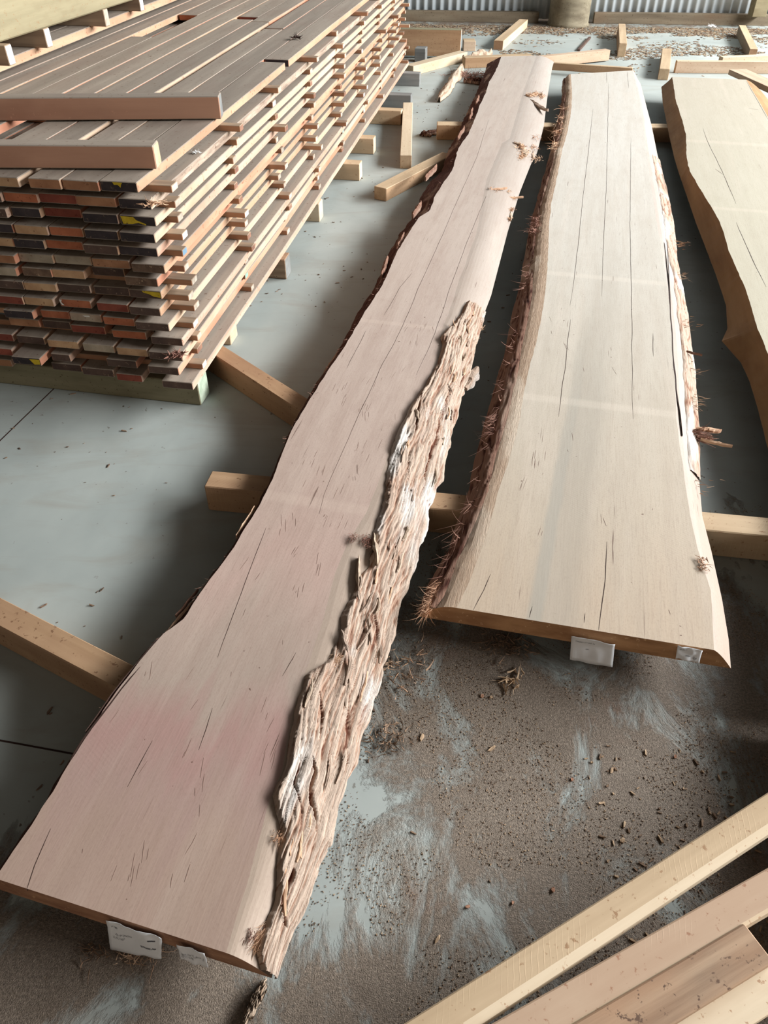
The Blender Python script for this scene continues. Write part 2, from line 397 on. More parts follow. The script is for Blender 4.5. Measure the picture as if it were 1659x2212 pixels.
def post():
    vs, fs = [], []; n = 40; hs = [0, .03, .1, .3, .8, 1.6, 2.5, 3.4]
    for z in hs:
        for i in range(n):
            a = 2 * math.pi * i / n; r = 0.235 + 0.012 * nz(math.cos(a) * 1.5, math.sin(a) * 1.5, z * 0.7) + (0.02 if z < .02 else 0)
            vs.append((r * math.cos(a), r * math.sin(a), z))
    for k in range(len(hs) - 1):
        for i in range(n): fs.append((k * n + i, k * n + (i + 1) % n, (k + 1) * n + (i + 1) % n, (k + 1) * n + i))
    fs.append(tuple(range(n))[::-1]); fs.append(tuple((len(hs) - 1) * n + i for i in range(n)))
    o = mesh_obj('round_post', vs, fs, M['post'], None, (2.20, 10.70, 0), 0, smooth=True)
    tag(o, 'thick round timber post standing against the corrugated iron wall', 'post')
    # square post, right
    vs, fs, ks = beam_mesh(3.3, 0.15, 0.16, 6, 0.004, 0.002, 3)
    o = mesh_obj('square_post', [(z - .08, y, x) for x, y, z in vs], fs, M['beam_pale'], None, (P(1637, 36, .11).x, 10.55, 0.11), 0, ks and [0] * len(ks))
    fix_normals(o); tag(o, 'square yellowish timber post standing on the sill at the right', 'post')


post()

def unseen_cover():  # shed roof out of view, added to cut ambient light from above
    vs, fs = [], []; per = .19; n = 0; y = -3.0
    while y < 11.6:
        d = .02 * math.cos(2 * math.pi * y / per)
        vs += [(-8.5, y, 4.3 + d), (6.6, y, 5.7 + d)]
        if n: fs.append((2 * n - 2, 2 * n - 1, 2 * n + 1, 2 * n))
        n += 1; y += per / 6
    o = mesh_obj('unseen_ceiling', vs, fs, M['unseen_cover'], smooth=True)
    tag(o, kind='structure')


unseen_cover()
vs_, fs_ = [], []  # left wall out of view, added to block ambient light from that side
for i in range(600):
    y = -3 + i * .0245; vs_ += [(-8.5 + .016 * math.cos(i * .8), y, 0), (-8.5 + .016 * math.cos(i * .8), y, 4.35)]
    if i: fs_.append((2 * i - 2, 2 * i - 1, 2 * i + 1, 2 * i))
tag(mesh_obj('unseen_wall_left', vs_, fs_, M['unseen_cover'], smooth=True), kind='structure')

# ------------------------------------------------------------ the big stack of boards
YS = math.radians(9.435); CS, SN = math.cos(YS), math.sin(YS)
def S2W(a, b, z=0): return Vector((a * CS + b * SN, -a * SN + b * CS, z))
def W2S(p): return (p.x * CS - p.y * SN, p.x * SN + p.y * CS)
RZS = math.pi / 2 - YS
BT = 0.031
zt = [0.82 - (0.82 - 0.131) * i / 13 for i in range(14)]
c5 = lambda x, y: (x / 3.95, 340 + y / 3.95)
c6 = lambda x, y: (x / 3.607, 600 + y / 3.607)
# every visible near end, left to right: (left x, right x, y of the right top corner, colour) in enlarged-crop units
R5 = {0: [(-120, 165, 160, 'tan'), (235, 525, 185, 'brown'), (525, 840, 195, 'brown'), (845, 1165, 215, 'black')],
      1: [(-330, 0, 300, 'dark'), (15, 315, 310, 'orange'), (320, 640, 320, 'red'), (640, 980, 345, 'brown'), (1000, 1275, 365, 'black')],
      2: [(-250, 60, 440, 'dark'), (75, 360, 440, 'black'), (360, 680, 440, 'red'), (690, 1000, 490, 'black'), (1015, 1320, 510, 'black')],
      3: [(-220, 100, 570, 'black'), (105, 395, 590, 'tan'), (400, 700, 605, 'orange'), (705, 1000, 630, 'black'), (1010, 1310, 655, 'black')],
      4: [(-200, 105, 690, 'tan'), (110, 380, 710, 'black'), (390, 700, 720, 'orange'), (710, 1000, 760, 'dark'), (1015, 1335, 775, 'black')],
      5: [(-160, 145, 840, 'brown'), (155, 440, 835, 'grey'), (455, 765, 850, 'grey'), (780, 1095, 880, 'brown'), (1120, 1400, 920, 'speckled')],
      6: [(-160, 130, 945, 'grey'), (180, 440, 955, 'speckled'), (440, 710, 970, 'tan'), (780, 1050, 950, 'dark'), (1060, 1340, 1035, 'speckled')]}
R6 = {7: [(-110, 170, 30, 'dark'), (180, 430, 50, 'tan'), (445, 700, 60, 'dark'), (725, 1000, 80, 'dark'), (1005, 1250, 105, 'dark')],
      8: [(-80, 170, 150, 'red'), (180, 410, 165, 'tan'), (455, 700, 180, 'orange'), (745, 990, 210, 'red'), (1000, 1245, 240, 'dark')],
      9: [(20, 250, 265, 'black'), (310, 530, 265, 'orange'), (535, 780, 290, 'grey'), (795, 1040, 320, 'orange'), (1050, 1310, 360, 'dark')],
      10: [(60, 300, 330, 'brown'), (320, 540, 345, 'dark'), (550, 810, 385, 'red'), (865, 1130, 425, 'orange'), (1170, 1420, 475, 'dark')],
      11: [(-130, 90, 440, 'red'), (120, 340, 465, 'dark'), (355, 600, 500, 'tan'), (635, 880, 530, 'grey'), (905, 1140, 560, 'tan'), (1150, 1415, 595, 'dark')],
      12: [(-170, 90, 555, 'red'), (80, 310, 630, 'black'), (390, 540, 600, 'dark'), (820, 1060, 650, 'dark'), (1145, 1390, 705, 'dark')],
      13: [(-170, 80, 640, 'brown'), (390, 630, 680, 'dark'), (630, 880, 720, 'dark'), (900, 1100, 760, 'red'), (1260, 1500, 820, 'dark')]}
LAYER = ['top', 'second', 'third', 'fourth', 'fifth', 'sixth', 'seventh', 'eighth', 'ninth', 'tenth', 'eleventh', 'twelfth', 'thirteenth', 'bottom']
ORD = ['rightmost', 'second from right', 'third from right', 'fourth from right', 'fifth from right', 'sixth from right', 'seventh from right', 'eighth from right', 'ninth from right', 'tenth from right']
SIDE_SEQ = [1, 3, 2, 2, 0, 1, 4, 1, 1, 2, 0, 2, 4, 0]
PAINT = {(0, 0): ('yellow', [(.35, 1.0), (.62, 1.0), (.58, .78), (.55, .45), (.48, .75), (.38, .72)]),
         (2, 0): ('yellow', [(.02, .95), (.38, .95), (.45, .6), (.72, .2), (.70, .05), (.5, .3), (.32, .12), (.06, .1)]),
         (7, 0): ('yellow', [(.40, .95), (.97, .9), (.97, .2), (.75, .3), (.6, .6), (.45, .7)]),
         (12, 3): ('yellow', [(.62, .85), (.97, .9), (.95, .15), (.75, .1)]),
         (8, 2): ('paint_white', [(.01, .95), (.1, .95), (.06, .6), (.14, .2), (.06, .2), (.02, .6)]),
         (9, 2): ('paint_white', [(.42, .8), (.64, .85), (.66, .68), (.5, .66)])}


def board(a0, a1, b0, b1, ztop, end, side_i, label, group, paint=None):
    w = a1 - a0; L = b1 - b0
    vs, fs, ks = beam_mesh(L, w, BT, max(6, int(L / 0.2)), 0.0022, 0.003, random.random() * 90)
    mats = [M['board_top'], M['side'][side_i], M['end'][end]]
    # local y runs to the left of the board
    if paint:
        mats.append(M[paint[0]]); k0 = len(vs)
        vs += [(-0.0006, w / 2 - fx * w, 0.001 + fz * (BT - .003)) for fx, fz in paint[1]]
        fs.append(tuple(range(k0, len(vs)))); ks.append(3)
    p = S2W((a0 + a1) / 2, b0, ztop - BT)
    o = mesh_obj('sawn_board', vs, fs, mats, None, p, RZS, ks)
    fix_normals(o)
    return tag(o, label, 'board', group)


FAR_B = 7.95
for i in range(14):
    cc = c5 if i < 7 else c6
    row = (R5 if i < 7 else R6)[i]
    n = len(row)
    cols = []
    for j, (xl, xr, y, colr) in enumerate(row):
        pr = W2S(P(*cc(xr, y), zt[i])); slope = 0.05 if i < 4 else 0.08
        pl = W2S(P(*cc(xl, y - (xr - xl) * slope), zt[i]))
        cols.append([pl[0], pr[0], min(pr[1], 2.36), colr])
    for j in range(n - 1):      # never overlap a neighbour
        if cols[j][1] > cols[j + 1][0] - 0.0015: cols[j][1] = cols[j + 1][0] - 0.0015
    for j, (a0, a1, b0, colr) in enumerate(cols):
        k = n - 1 - j
        if i == 0: b0 = 2.283 - 0.004 * k
        sd = SIDE_SEQ[i] if k == 0 else random.choice([0, 1, 4])
        word = {'black': 'black-ended', 'dark': 'dark brown ended', 'speckled': 'speckled brown ended', 'brown': 'brown-ended', 'orange': 'orange-brown ended', 'red': 'red-ended', 'tan': 'tan-ended', 'grey': 'pale grey ended'}[colr]
        lab = '%s sawn board, %s in the %s layer of the big stack' % (word, ORD[k], LAYER[i])
        far = FAR_B - random.random() * 0.12
        if i == 0:
            cols0 = cols; continue
        if k >= 3 and i > 1: far = 5.0
        board(a0, a1, b0, far, zt[i], colr, sd, lab, 'sawn boards in the big stack', PAINT.get((i, k)))

# top layer: ten strips, some made of two lengths, some with a gap
c0 = cols0[::-1]; strips = []
aR = c0[0][1]
seam = [c[0] for c in c0]
wS = 0.122
edges = [(c0[0][0], c0[0][1]), (c0[1][0], c0[1][1]), (c0[2][0], c0[2][1]), (c0[3][0], c0[3][1])]
a = c0[3][0] - 0.004
for q in range(6):
    edges.append((a - wS, a)); a -= wS + (0.012 if q in (0, 3) else 0.003)
jb = lambda x, y: W2S(P(x, y, .82))[1]
SEG = {0: [(2.283, jb(643, 136)), (jb(648, 131) + .01, FAR_B)], 1: [(2.279, 7.9)], 2: [(2.274, jb(660, 64)), (jb(660, 64) + .02, 7.9)],
       3: [(2.27, jb(580, 48)), (jb(580, 48) + .012, 7.92)], 4: [(2.42, jb(612, 44)), (jb(612, 44) + .10, 7.9)], 5: [(3.05, 7.9)],
       6: [(2.26, 7.9)], 7: [(2.29, jb(350, 80)), (jb(405, 32), 7.9)], 8: [(2.27, 7.9)], 9: [(2.28, 7.9)]}
ENDC = ['black', 'brown', 'brown', 'tan', 'red', 'orange', 'brown', 'orange', 'dark', 'brown']
TSIDE = [1, 4, 1, 2, 4, 1, 4, 4, 1, 0]
for k, (a0, a1) in enumerate(edges):
    for s, (b0, b1) in enumerate(SEG[k]):
        if b1 - b0 < 0.2: continue
        lab = 'dusty grey-brown board, %s on the top of the big stack%s' % (ORD[k], ', far length' if s else (', near length' if len(SEG[k]) > 1 else ''))
        dz = 0 if k == 0 else random.uniform(-0.0018, 0.0012)
        board(a0 + .0008, a1 - .0008, b0, b1, zt[0] + dz, ENDC[k], (TSIDE[k] if s == 0 else 4), lab, 'boards on the top of the big stack', PAINT.get((0, k)) if s == 0 else None)
# second-layer boards seen through the gaps of the top layer
for q, aa in enumerate([-1.80, -1.93, -2.06, -2.19]):
    board(aa - .12, aa, 2.30, 7.8, zt[1], 'dark', 4, 'dark board of the second layer, seen through gaps in the top layer, %s' % ['nearest the right', 'beside the first', 'further left', 'leftmost'][q], 'second layer boards seen through gaps')

# stacking sticks: thirteen gaps, eight columns
px_col1 = [(373, 417), (380, 450), (386, 482), (396, 520), (396, 555), (400, 588), (416, 618), (409, 651), (421, 673), (419, 710), (428, 737), (428, 765), (439, 798)]
colb = [2.40, 3.05, 3.69, 4.34, 5.05, 5.80, 6.5, 7.2, 7.8]
CW = ['nearest', 'second nearest', 'third nearest', 'fourth nearest', 'fourth farthest', 'third farthest', 'second farthest', 'farthest']
CW = ['nearest', 'second nearest', 'third nearest', 'fourth nearest', 'middle', 'fourth farthest', 'third farthest', 'second farthest', 'farthest']
for g in range(13):
    z0 = zt[g + 1]; h = zt[g] - BT - z0
    for c, b in enumerate(colb):
        if c == 0:
            ar, bb = W2S(P(px_col1[g][0], px_col1[g][1], z0)); bb = min(max(bb, 2.3), 2.5)
        else:
            ar = -1.105 + random.uniform(-.02, .035); bb = b + random.uniform(-.035, .035)
        w = random.choice([.040, .045, .05]); L = 1.0 if c < 3 else 0.8
        ei = random.choices([0, 1, 2, 3, 4], [12, .2, .5, 1.5, 4])[0]
        if (c, g) == (0, 4): ei = 1
        if (c, g) == (0, 3): ei = 3
        if (c, g) in ((0, 9), (0, 12)): ei = 3
        if (c, g) in ((1, 11),): ei = 2
        vs, fs, ks = beam_mesh(L, w, h, 4, .0018, 0.001, random.random() * 50)
        p = S2W(ar - L, bb + w / 2, z0)
        o = mesh_obj('stacking_stick', vs, fs, [M['sticker'], M['sticker_side'], M['st_end'][ei]], None, p, -YS, ks)
        fix_normals(o)
        tag(o, '%s stick under the %s board layer, %s column from the near end' % (['grey-ended', 'blue-ended', 'green-ended', 'white-ended', 'brown-ended'][ei], LAYER[g], ['first', 'second', 'third', 'fourth', 'fifth', 'sixth', 'seventh', 'eighth', 'ninth'][c]),
            'stick', 'stacking sticks between the board layers')

# bearers under the stack (block ends stick out at the right)
zb = zt[13] - BT
bl = [((435, 876), 'treated', 'treated_end', 'grey-green treated bearer on the floor under the near end of the big stack', 1.6),
      ((500, 746), 'pine_pale', 'pine_pale', 'pale bearer under the big stack, second from the near end', 1.0),
      ((619, 604), 'weathered', 'grey_block', 'dark weathered bearer under the big stack, third from the near end', 1.0),
      ((691, 480), 'pine_pale', 'pine_pale', 'cream bearer under the big stack, fourth from the near end', 1.0),
      ((777, 391), 'pine', 'pine_pale', 'pale block-ended bearer under the big stack, beside the vertical offcut', 1.0),
      ((807, 334), 'pine', 'pine_pale', 'pale bearer under the big stack, just beyond the block-ended one', 1.0),
      ((866, 271), 'pine', 'pine_pale', 'pale bearer touching the offcut that points away, under the big stack', 1.0),
      ((887, 236), 'grey_block', 'grey_block', 'dark grey bearer behind the offcut that points away', 1.0),
      ((906, 187), 'grey_block', 'grey_block', 'light grey bearer at the far end of the big stack', 1.0)]
for (px, mt, me_, lab, L) in bl:
    ar, b = W2S(P(px[0], px[1], 0)); hh = zb if px[1] < 870 else zb
    skew = 0.028 if px[1] > 870 else 0
    A = S2W(ar, b, hh); B = S2W(ar - L, b + L * skew, hh)
    beam('stack_bearer', B, A, .09, hh - .0005, [M[mt], M[mt], M[me_]], lab, 'bearer', 'bearers under the big stack', side=1)
# beams lying across the top of the stack
ztop = zt[0] + .004
A = P(330, 315, ztop + .070); beam('cross_beam', S2W(*W2S(P(-60, 313, ztop + .070)), ztop + .070), A, .066, .070, [M['board_top'], M['bearer_red'], M['pine']],
     'reddish-brown square beam with a pale end, nearer of two lying across the big stack', 'beam', 'beams lying across the big stack', side=1)
A = P(472, 208, ztop + .078); beam('cross_beam', P(-60, 212, ztop + .078), A, .066, .078, [M['board_top'], M['bearer_red'], M['grey_block']],
     'long red-brown beam with a grey end, farther of two lying across the big stack', 'beam', 'beams lying across the big stack', side=1)


# ------------------------------------------------------------ the second pack, top left
def spack():
    z1 = 0.90
    A = P(0, 160, z1 - .04); B = P(400, -8, z1 - .04)
    a1 = W2S(A)[0]; a1 = (a1 + W2S(B)[0]) / 2
    for q in range(3):
        aa = a1 - q * .125
        vs, fs, ks = beam_mesh(5.6, .12, .04, 20, .003, .002, 5 + q)
        o = mesh_obj('plank', vs, fs, [M['board_top'], M['side'][1], M['end']['brown']], None, S2W(aa - .06, 2.2, z1 - .04), RZS, ks); fix_normals(o)
        tag(o, ['long plank with a fresh orange edge, rightmost on the pack at the upper left', 'grey plank second from the edge of the pack at the upper left', 'grey plank third from the edge of the pack at the upper left'][q], 'plank', 'planks of the upper left pack')
        for r in range(7):
            zz = z1 - .04 - .047 * (r + 1)
            if q: continue
            vs, fs, ks = beam_mesh(5.5, .12, .03, 10, .003, .002, 5 + q + r)
            o = mesh_obj('plank', vs, fs, [M['board_top'], M['side'][4], M['end']['dark']], None, S2W(aa - .235, 2.25, zz), RZS, ks); fix_normals(o)
            tag(o, 'dim edge plank of the upper left pack, %s below its top plank' % ['first', 'second', 'third', 'fourth', 'fifth', 'sixth', 'seventh'][r], 'plank', 'lower planks of the upper left pack')
    for q, (x, y, lab) in enumerate([(22, 143, 'white-ended block nearest the left frame edge, on the upper left pack'), (104, 104, 'white-ended block under the middle of the heavy pale beam'),
                                     (230, 58, 'grey-ended block between two white-ended ones under the heavy pale beam'), (305, 25, 'white-ended block under the far part of the heavy pale beam')]):
        p = P(x, y, z1)
        ar, b = W2S(p)
        beam('spacer_block', S2W(ar - .42, b, z1 + .075), S2W(ar, b, z1 + .075), .05, .075, [M['sticker'], M['sticker'], M['st_end'][3 if q != 2 else 0]], lab, 'block', 'spacer blocks on the upper left pack', side=1)
    zb_ = z1 + .075
    A = P(0, 92, zb_); B = P(290, 0, zb_)
    aa = (W2S(A)[0] + W2S(B)[0]) / 2
    vs, fs, ks = beam_mesh(5.0, .20, .22, 20, .006, .004, 77)
    o = mesh_obj('heavy_beam', vs, fs, M['beam_pale'], None, S2W(aa - .10, 2.6, zb_), RZS, [0] * len(ks)); fix_normals(o)
    d = (B - A); o.rotation_euler = (0, 0, math.atan2(d.y, d.x))
    A2 = A - Vector((d.x, d.y, 0)).normalized() * 0.8
    nn = Vector((-d.y, d.x, 0)).normalized() * .10
    o.location = (A2.x + nn.x, A2.y + nn.y, zb_)
    tag(o, 'heavy pale yellow beam with a dark knot lying on blocks at the upper left', 'beam')


spack()


# ------------------------------------------------------------ live-edge slabs
YL = math.radians(13.1); CL, SL = math.cos(YL), math.sin(YL)
def L2W(v, u, z=0): return Vector((v * CL + u * SL, -v * SL + u * CL, z))
def W2L(p): return (p.x * CL - p.y * SL, p.x * SL + p.y * CL)


def polyline(pts, z):
    """pixel polyline at height z -> sorted (u, v)"""
    r = sorted((W2L(P(x, y, z))[1], W2L(P(x, y, z))[0]) for x, y in pts)
    return r


def interp(pl, u):
    if u <= pl[0][0]:
        (u0, v0), (u1, v1) = pl[0], pl[1]; return v0 + (v1 - v0) * max(-0.2, (u - u0)) / max(1e-4, u1 - u0) if u1 - u0 > .02 else v0
    for (u0, v0), (u1, v1) in zip(pl, pl[1:]):
        if u <= u1: return v0 + (v1 - v0) * (u - u0) / max(1e-6, u1 - u0)
    return pl[-1][1]


class Slab:
    def __init__(s, tl, tr, ol, orr, zbot, T, near, far, prof=1.6, lprof=1.0):
        s.zt = zbot + T; s.zb = zbot; s.T = T; s.prof = prof; s.lprof = lprof
        s.TL, s.TR = polyline(tl, s.zt), polyline(tr, s.zt)
        s.OL, s.OR = polyline(ol, zbot + .004), polyline(orr, zbot + .004)
        # near / far: (v0, u0, v1, u1) end lines
        s.near, s.far = near, far

    def uend(s, e, v):
        v0, u0, v1, u1 = e; return u0 + (u1 - u0) * (v - v0) / (v1 - v0)

    def sect(s, u0, kind, t):
        """point on the section surface, kind top/right/left, t in 0..1 (right: 0 top edge -> 1 outer)"""
        def at(uu):
            tl, tr, ol, orr = (interp(q, uu) for q in (s.TL, s.TR, s.OL, s.OR))
            if kind == 'top': return tl + (tr - tl) * t, s.zt
            if kind == 'right': return tr + (orr - tr) * t, s.zt - s.T * t ** s.prof
            if kind == 'left': return tl + (ol - tl) * t, s.zt - s.T * t ** s.lprof
            return ol + (orr - ol) * t, s.zb
        L0 = min(s.near[1], s.near[3]); L1 = max(s.far[1], s.far[3])
        v, z = at(u0)
        a, b = s.uend(s.near, v), s.uend(s.far, v)
        f = (u0 - L0) / (L1 - L0)
        u = a + (b - a) * f
        v, z = at(u)
        return v, u, z

    def us(s, n):
        L0 = min(s.near[1], s.near[3]); L1 = max(s.far[1], s.far[3])
        return [L0 + (L1 - L0) * i / n for i in range(n + 1)]

    def surf(s, name, kind, t0, t1, nt, nu, mat, parent, off=None, close=False, smooth=True, attr=False, u0=None, u1=None):
        """strip of surface in slab-local coords (x=u, y=-v); off(u,t)-> outward height"""
        vs, fs, rid = [], [], []
        us = s.us(nu) if u0 is None else [u0 + (u1 - u0) * i / nu for i in range(nu + 1)]
        for u in us:
            for j in range(nt + 1):
                ta, tb = (t0(u) if callable(t0) else t0), (t1(u) if callable(t1) else t1)
                t = ta + (tb - ta) * j / nt
                v, uu, z = s.sect(u, kind, t)
                if off:
                    h, r = off(uu, t, (t - ta) / max(1e-6, tb - ta))
                    if kind == 'right': v += h * (0.25 + 0.6 * t); z += h * (0.95 - 0.5 * t)
                    elif kind == 'left': v -= h * 0.8; z += h * 0.4 * (1 - t)
                    else: z += h
                    rid.append(r)
                vs.append((uu, -v, z))
        for i in range(nu):
            for j in range(nt):
                q = i * (nt + 1) + j
                fs.append((q, q + nt + 1, q + nt + 2, q + 1))
        o = mesh_obj(name, vs, fs, mat, parent, smooth=smooth)
        if rid:
            at = o.data.attributes.new('ridge', 'FLOAT', 'POINT'); at.data.foreach_set('value', rid)
        fix_normals_dir(o)
        return o

    def body(s, name, mats, parent, nu=260, top_n=10, rn=8, ln=4, edge_noise=0.0, rough_left=0.0):
        """closed body: materials 0 top, 1 right bevel, 2 left bevel, 3 bottom, 4 ends"""
        vs, fs, mi = [], [], []; us = s.us(nu)
        spec = [('left', 1 - j / ln) for j in range(ln)] + [('top', j / top_n) for j in range(top_n)] + [('right', j / rn) for j in range(rn + 1)]
        mk = [2] * ln + [0] * top_n + [1] * rn + [3]
        n = len(spec)
        for u in us:
            for kd, t in spec:
                v, uu, z = s.sect(u, kd, t)
                if kd == 'left' and t < 1 or (kd == 'top' and t == 0):
                    v += edge_noise * nz(uu * 9, 3.3, 0, 4)
                if kd == 'right' and t < .05: v += edge_noise * 0.6 * nz(uu * 7, 8.3, 0, 3)
                if kd == 'left' and t > 0: v -= rough_left * (0.4 + nz(uu * 14, z * 60, 5, 3))
                vs.append((uu, -v, z))
        for i in range(nu):
            for j in range(n):
                a, b = i * n + j, i * n + (j + 1) % n
                fs.append((a, a + n, b + n, b)); mi.append(mk[j])
        fs.append(tuple(range(n))); mi.append(4)
        fs.append(tuple(nu * n + j for j in range(n))[::-1]); mi.append(4)
        o = mesh_obj(name, vs, fs, mats, parent, midx=mi)
        fix_normals(o); return o


def fix_normals_dir(o):
    # open strips: make them face up / outward
    me = o.data
    s = sum(p.normal.z * p.area for p in me.polygons)
    if s < 0: me.flip_normals()


def edge_rot(pl, u, h=.12):
    return -math.atan2(interp(pl, u + h) - interp(pl, u - h), 2 * h)


def tuft(parent, pts, n, ln, rad, mat, name='bark_fibres', spread=0.03, along=None, curl=0.4, label=None, seed=1, tan=((0, 0), (1, 0))):
    """pts: list of (u,v,z) anchors in slab-local (x=u,y=-v) space"""
    rnd = random.Random(seed); vs, fs = [], []
    for _ in range(n):
        c = Vector(rnd.choice(pts)[:3]); p = c + Vector((rnd.gauss(0, spread), rnd.gauss(0, spread * .6), abs(rnd.gauss(0, spread * .08))))
        if along: d = Matrix.Rotation(edge_rot(tan, p.x), 3, 'Z') @ Vector(along) + ( Vector((rnd.gauss(0, .3), rnd.gauss(0, .3), rnd.gauss(0, .2)))) * .8
        else: d = Vector((rnd.gauss(0, 1), rnd.gauss(0, 1), rnd.gauss(0, .16)))
        d.normalize(); L = ln * rnd.uniform(.35, 1.2); r = rad * rnd.uniform(.5, 1.4); k = 5
        side = d.cross(Vector((0, 0, 1)));
        if side.length < .1: side = Vector((1, 0, 0))
        side.normalize(); b0 = len(vs); cv = Vector((rnd.gauss(0, curl), rnd.gauss(0, curl), rnd.gauss(0, curl * .5)))
        for i in range(k):
            f = i / (k - 1); rr = r * (1 - .8 * f); up = d.cross(side)
            vs += [tuple(p + side * rr), tuple(p - side * rr * .5 + up * rr), tuple(p - side * rr * .5 - up * rr)]
            d = (d + cv * .35).normalized(); p = p + d * (L / (k - 1))
        for i in range(k - 1):
            for j in range(3):
                a = b0 + i * 3 + j; b = b0 + i * 3 + (j + 1) % 3
                fs.append((a, b, b + 3, a + 3))
        fs.append((b0, b0 + 2, b0 + 1))
    o = mesh_obj(name, vs, fs, mat, parent)
    if label: o['label'] = label
    if parent: o['kind'] = 'stuff'
    return o


def crack(slab, parent, pxs, w=0.0016, name='drying_crack'):
    """thin dark split along a pixel polyline on the top face"""
    pts = [W2L(P(x, y, slab.zt)) for x, y in pxs]; vs, fs = [], []; out = []
    for (v0, u0), (v1, u1) in zip(pts, pts[1:]):
        m = max(2, int(abs(u1 - u0) / .04))
        for i in range(m): out.append((v0 + (v1 - v0) * i / m, u0 + (u1 - u0) * i / m))
    out.append(pts[-1]); N = len(out)
    for i, (v, u) in enumerate(out):
        f = i / (N - 1); ww = w * min(1, 6 * f + .1, 6 * (1 - f) + .1) * (0.7 + 0.6 * abs(nz(u * 9, v * 3))); v += .002 * nz(u * 6, 2, 1)
        vs += [(u, -v - ww, slab.zt + .0004), (u, -v + ww, slab.zt + .0004), (u, -v, slab.zt - .006)]
    for i in range(N - 1):
        a = i * 3
        for x, y in ((0, 1), (1, 2), (2, 0)): fs.append((a + x, a + y, a + y + 3, a + x + 3))
    o = mesh_obj(name, vs, fs, M['crack'], parent); fix_normals(o); return o


def ridge_off(seed, amp, base=0.004, wid=0.15, edge=14, S=None, grooves=()):
    def f(u, t, ft):
        x = t * wid; wb = .010 * noise.noise(Vector((u * 6, x * 20, seed))) + .02 * noise.noise(Vector((u * 1.5, seed, 2)))
        n1 = abs(noise.noise(Vector((u * 4.5 + seed, (x + wb) * 95, 2.0))))
        n2 = abs(noise.noise(Vector((u * 12 + seed, (x + wb) * 190, 5.0))))
        g1 = min(1, n1 * 4.5); g2 = min(1, n2 * 3.2)
        pl = noise.noise(Vector((u * 5 + seed, (x + wb) * 42, 9.0)))
        st = .35 * max(0, min(1, (pl - .08) * 9)) - .35 * max(0, min(1, (-.14 - pl) * 9))
        big = noise.noise(Vector((u * 2.4 + seed, x * 9, 4.0)))
        fine = noise.noise(Vector((u * 35, x * 460, seed)))
        h = .50 * g1 + .22 * g2 + st + .5 * big + .10 * fine
        e = min(1, ft * edge) * min(1, (1 - ft) * 9 + .25)
        cc = .12 + .55 * g1 + .33 * g2 + .12 * fine
        hh = (base + amp * h) * (.12 + .88 * e)
        for gl, w, dep in grooves:
            if gl[0][0] < u < gl[-1][0]:
                tr, orr = interp(S.TR, u), interp(S.OR, u); d = abs(tr + (orr - tr) * t - interp(gl, u) + .006 * noise.noise(Vector((u * 18, 3, 3))))
                f2 = (u - gl[0][0]) / (gl[-1][0] - gl[0][0]); ww = w * (4 * f2 * (1 - f2)) ** .5
                if d < ww: q = 1 - (d / ww) ** 2; q = q * q; hh -= dep * q; cc -= .8 * q
                elif d < ww * 2.2: hh += dep * .22 * (1 - (d - ww) / (ww * 1.2))
        return hh, max(0, min(1, cc))
    return f


# ---- slab A
A_TL = [(-12, 1897), (68, 1780), (123, 1697), (151, 1645), (247, 1498), (302, 1427), (354, 1367), (398, 1335), (434, 1280), (477, 1220), (505, 1180), (530, 1140), (560, 1090), (590, 1030),
        (630, 930), (655, 885), (700, 815), (750, 740), (790, 670), (824, 620), (856, 548), (882, 505), (905, 470), (929, 455), (938, 427), (960, 392), (977, 369), (990, 320), (1012, 289), (1024, 262), (1037, 226), (1050, 200), (1056, 178), (1070, 155), (1083, 122)]
A_TR = [(487, 2058), (534, 1912), (560, 1806), (577, 1744), (611, 1660), (625, 1578), (641, 1497), (668, 1430), (696, 1343), (723, 1240), (750, 1172), (790, 1110), (815, 1050), (835, 990), (860, 930), (888, 874), (915, 836), (938, 787), (958, 700), (969, 680), (993, 603), (1029, 505), (1051, 388), (1084, 310), (1101, 299), (1132, 193), (1159, 120)]
A_OR = [(583, 2126), (595, 2077), (617, 2011), (648, 1949), (676, 1878), (708, 1821), (713, 1786), (725, 1735), (742, 1692), (762, 1641), (785, 1550), (801, 1511), (818, 1451), (839, 1386), (861, 1294), (883, 1234), (908, 1167), (918, 1139), (923, 1099), (938, 1055), (949, 1035), (962, 973), (969, 943), (981, 906), (996, 849), (1012, 806), (1018, 770), (1040, 692), (1061, 637), (1074, 587), (1097, 499), (1123, 414), (1146, 356), (1160, 330), (1175, 271), (1182, 213), (1187, 180), (1193, 145)]
A_OL = [(x - d, y) for (x, y), d in zip(A_TL, [2] * 14 + [3, 5, 8, 10, 14, 14, 16, 18, 14, 26, 30, 30, 22, 20, 22, 24, 20, 20, 18, 22, 26])]
T = 0.056; ZB = 0.100; ZT = ZB + T
def endline(p, q, z=ZT):
    a, b = W2L(P(*p, z)), W2L(P(*q, z)); return (a[0], a[1], b[0], b[1])


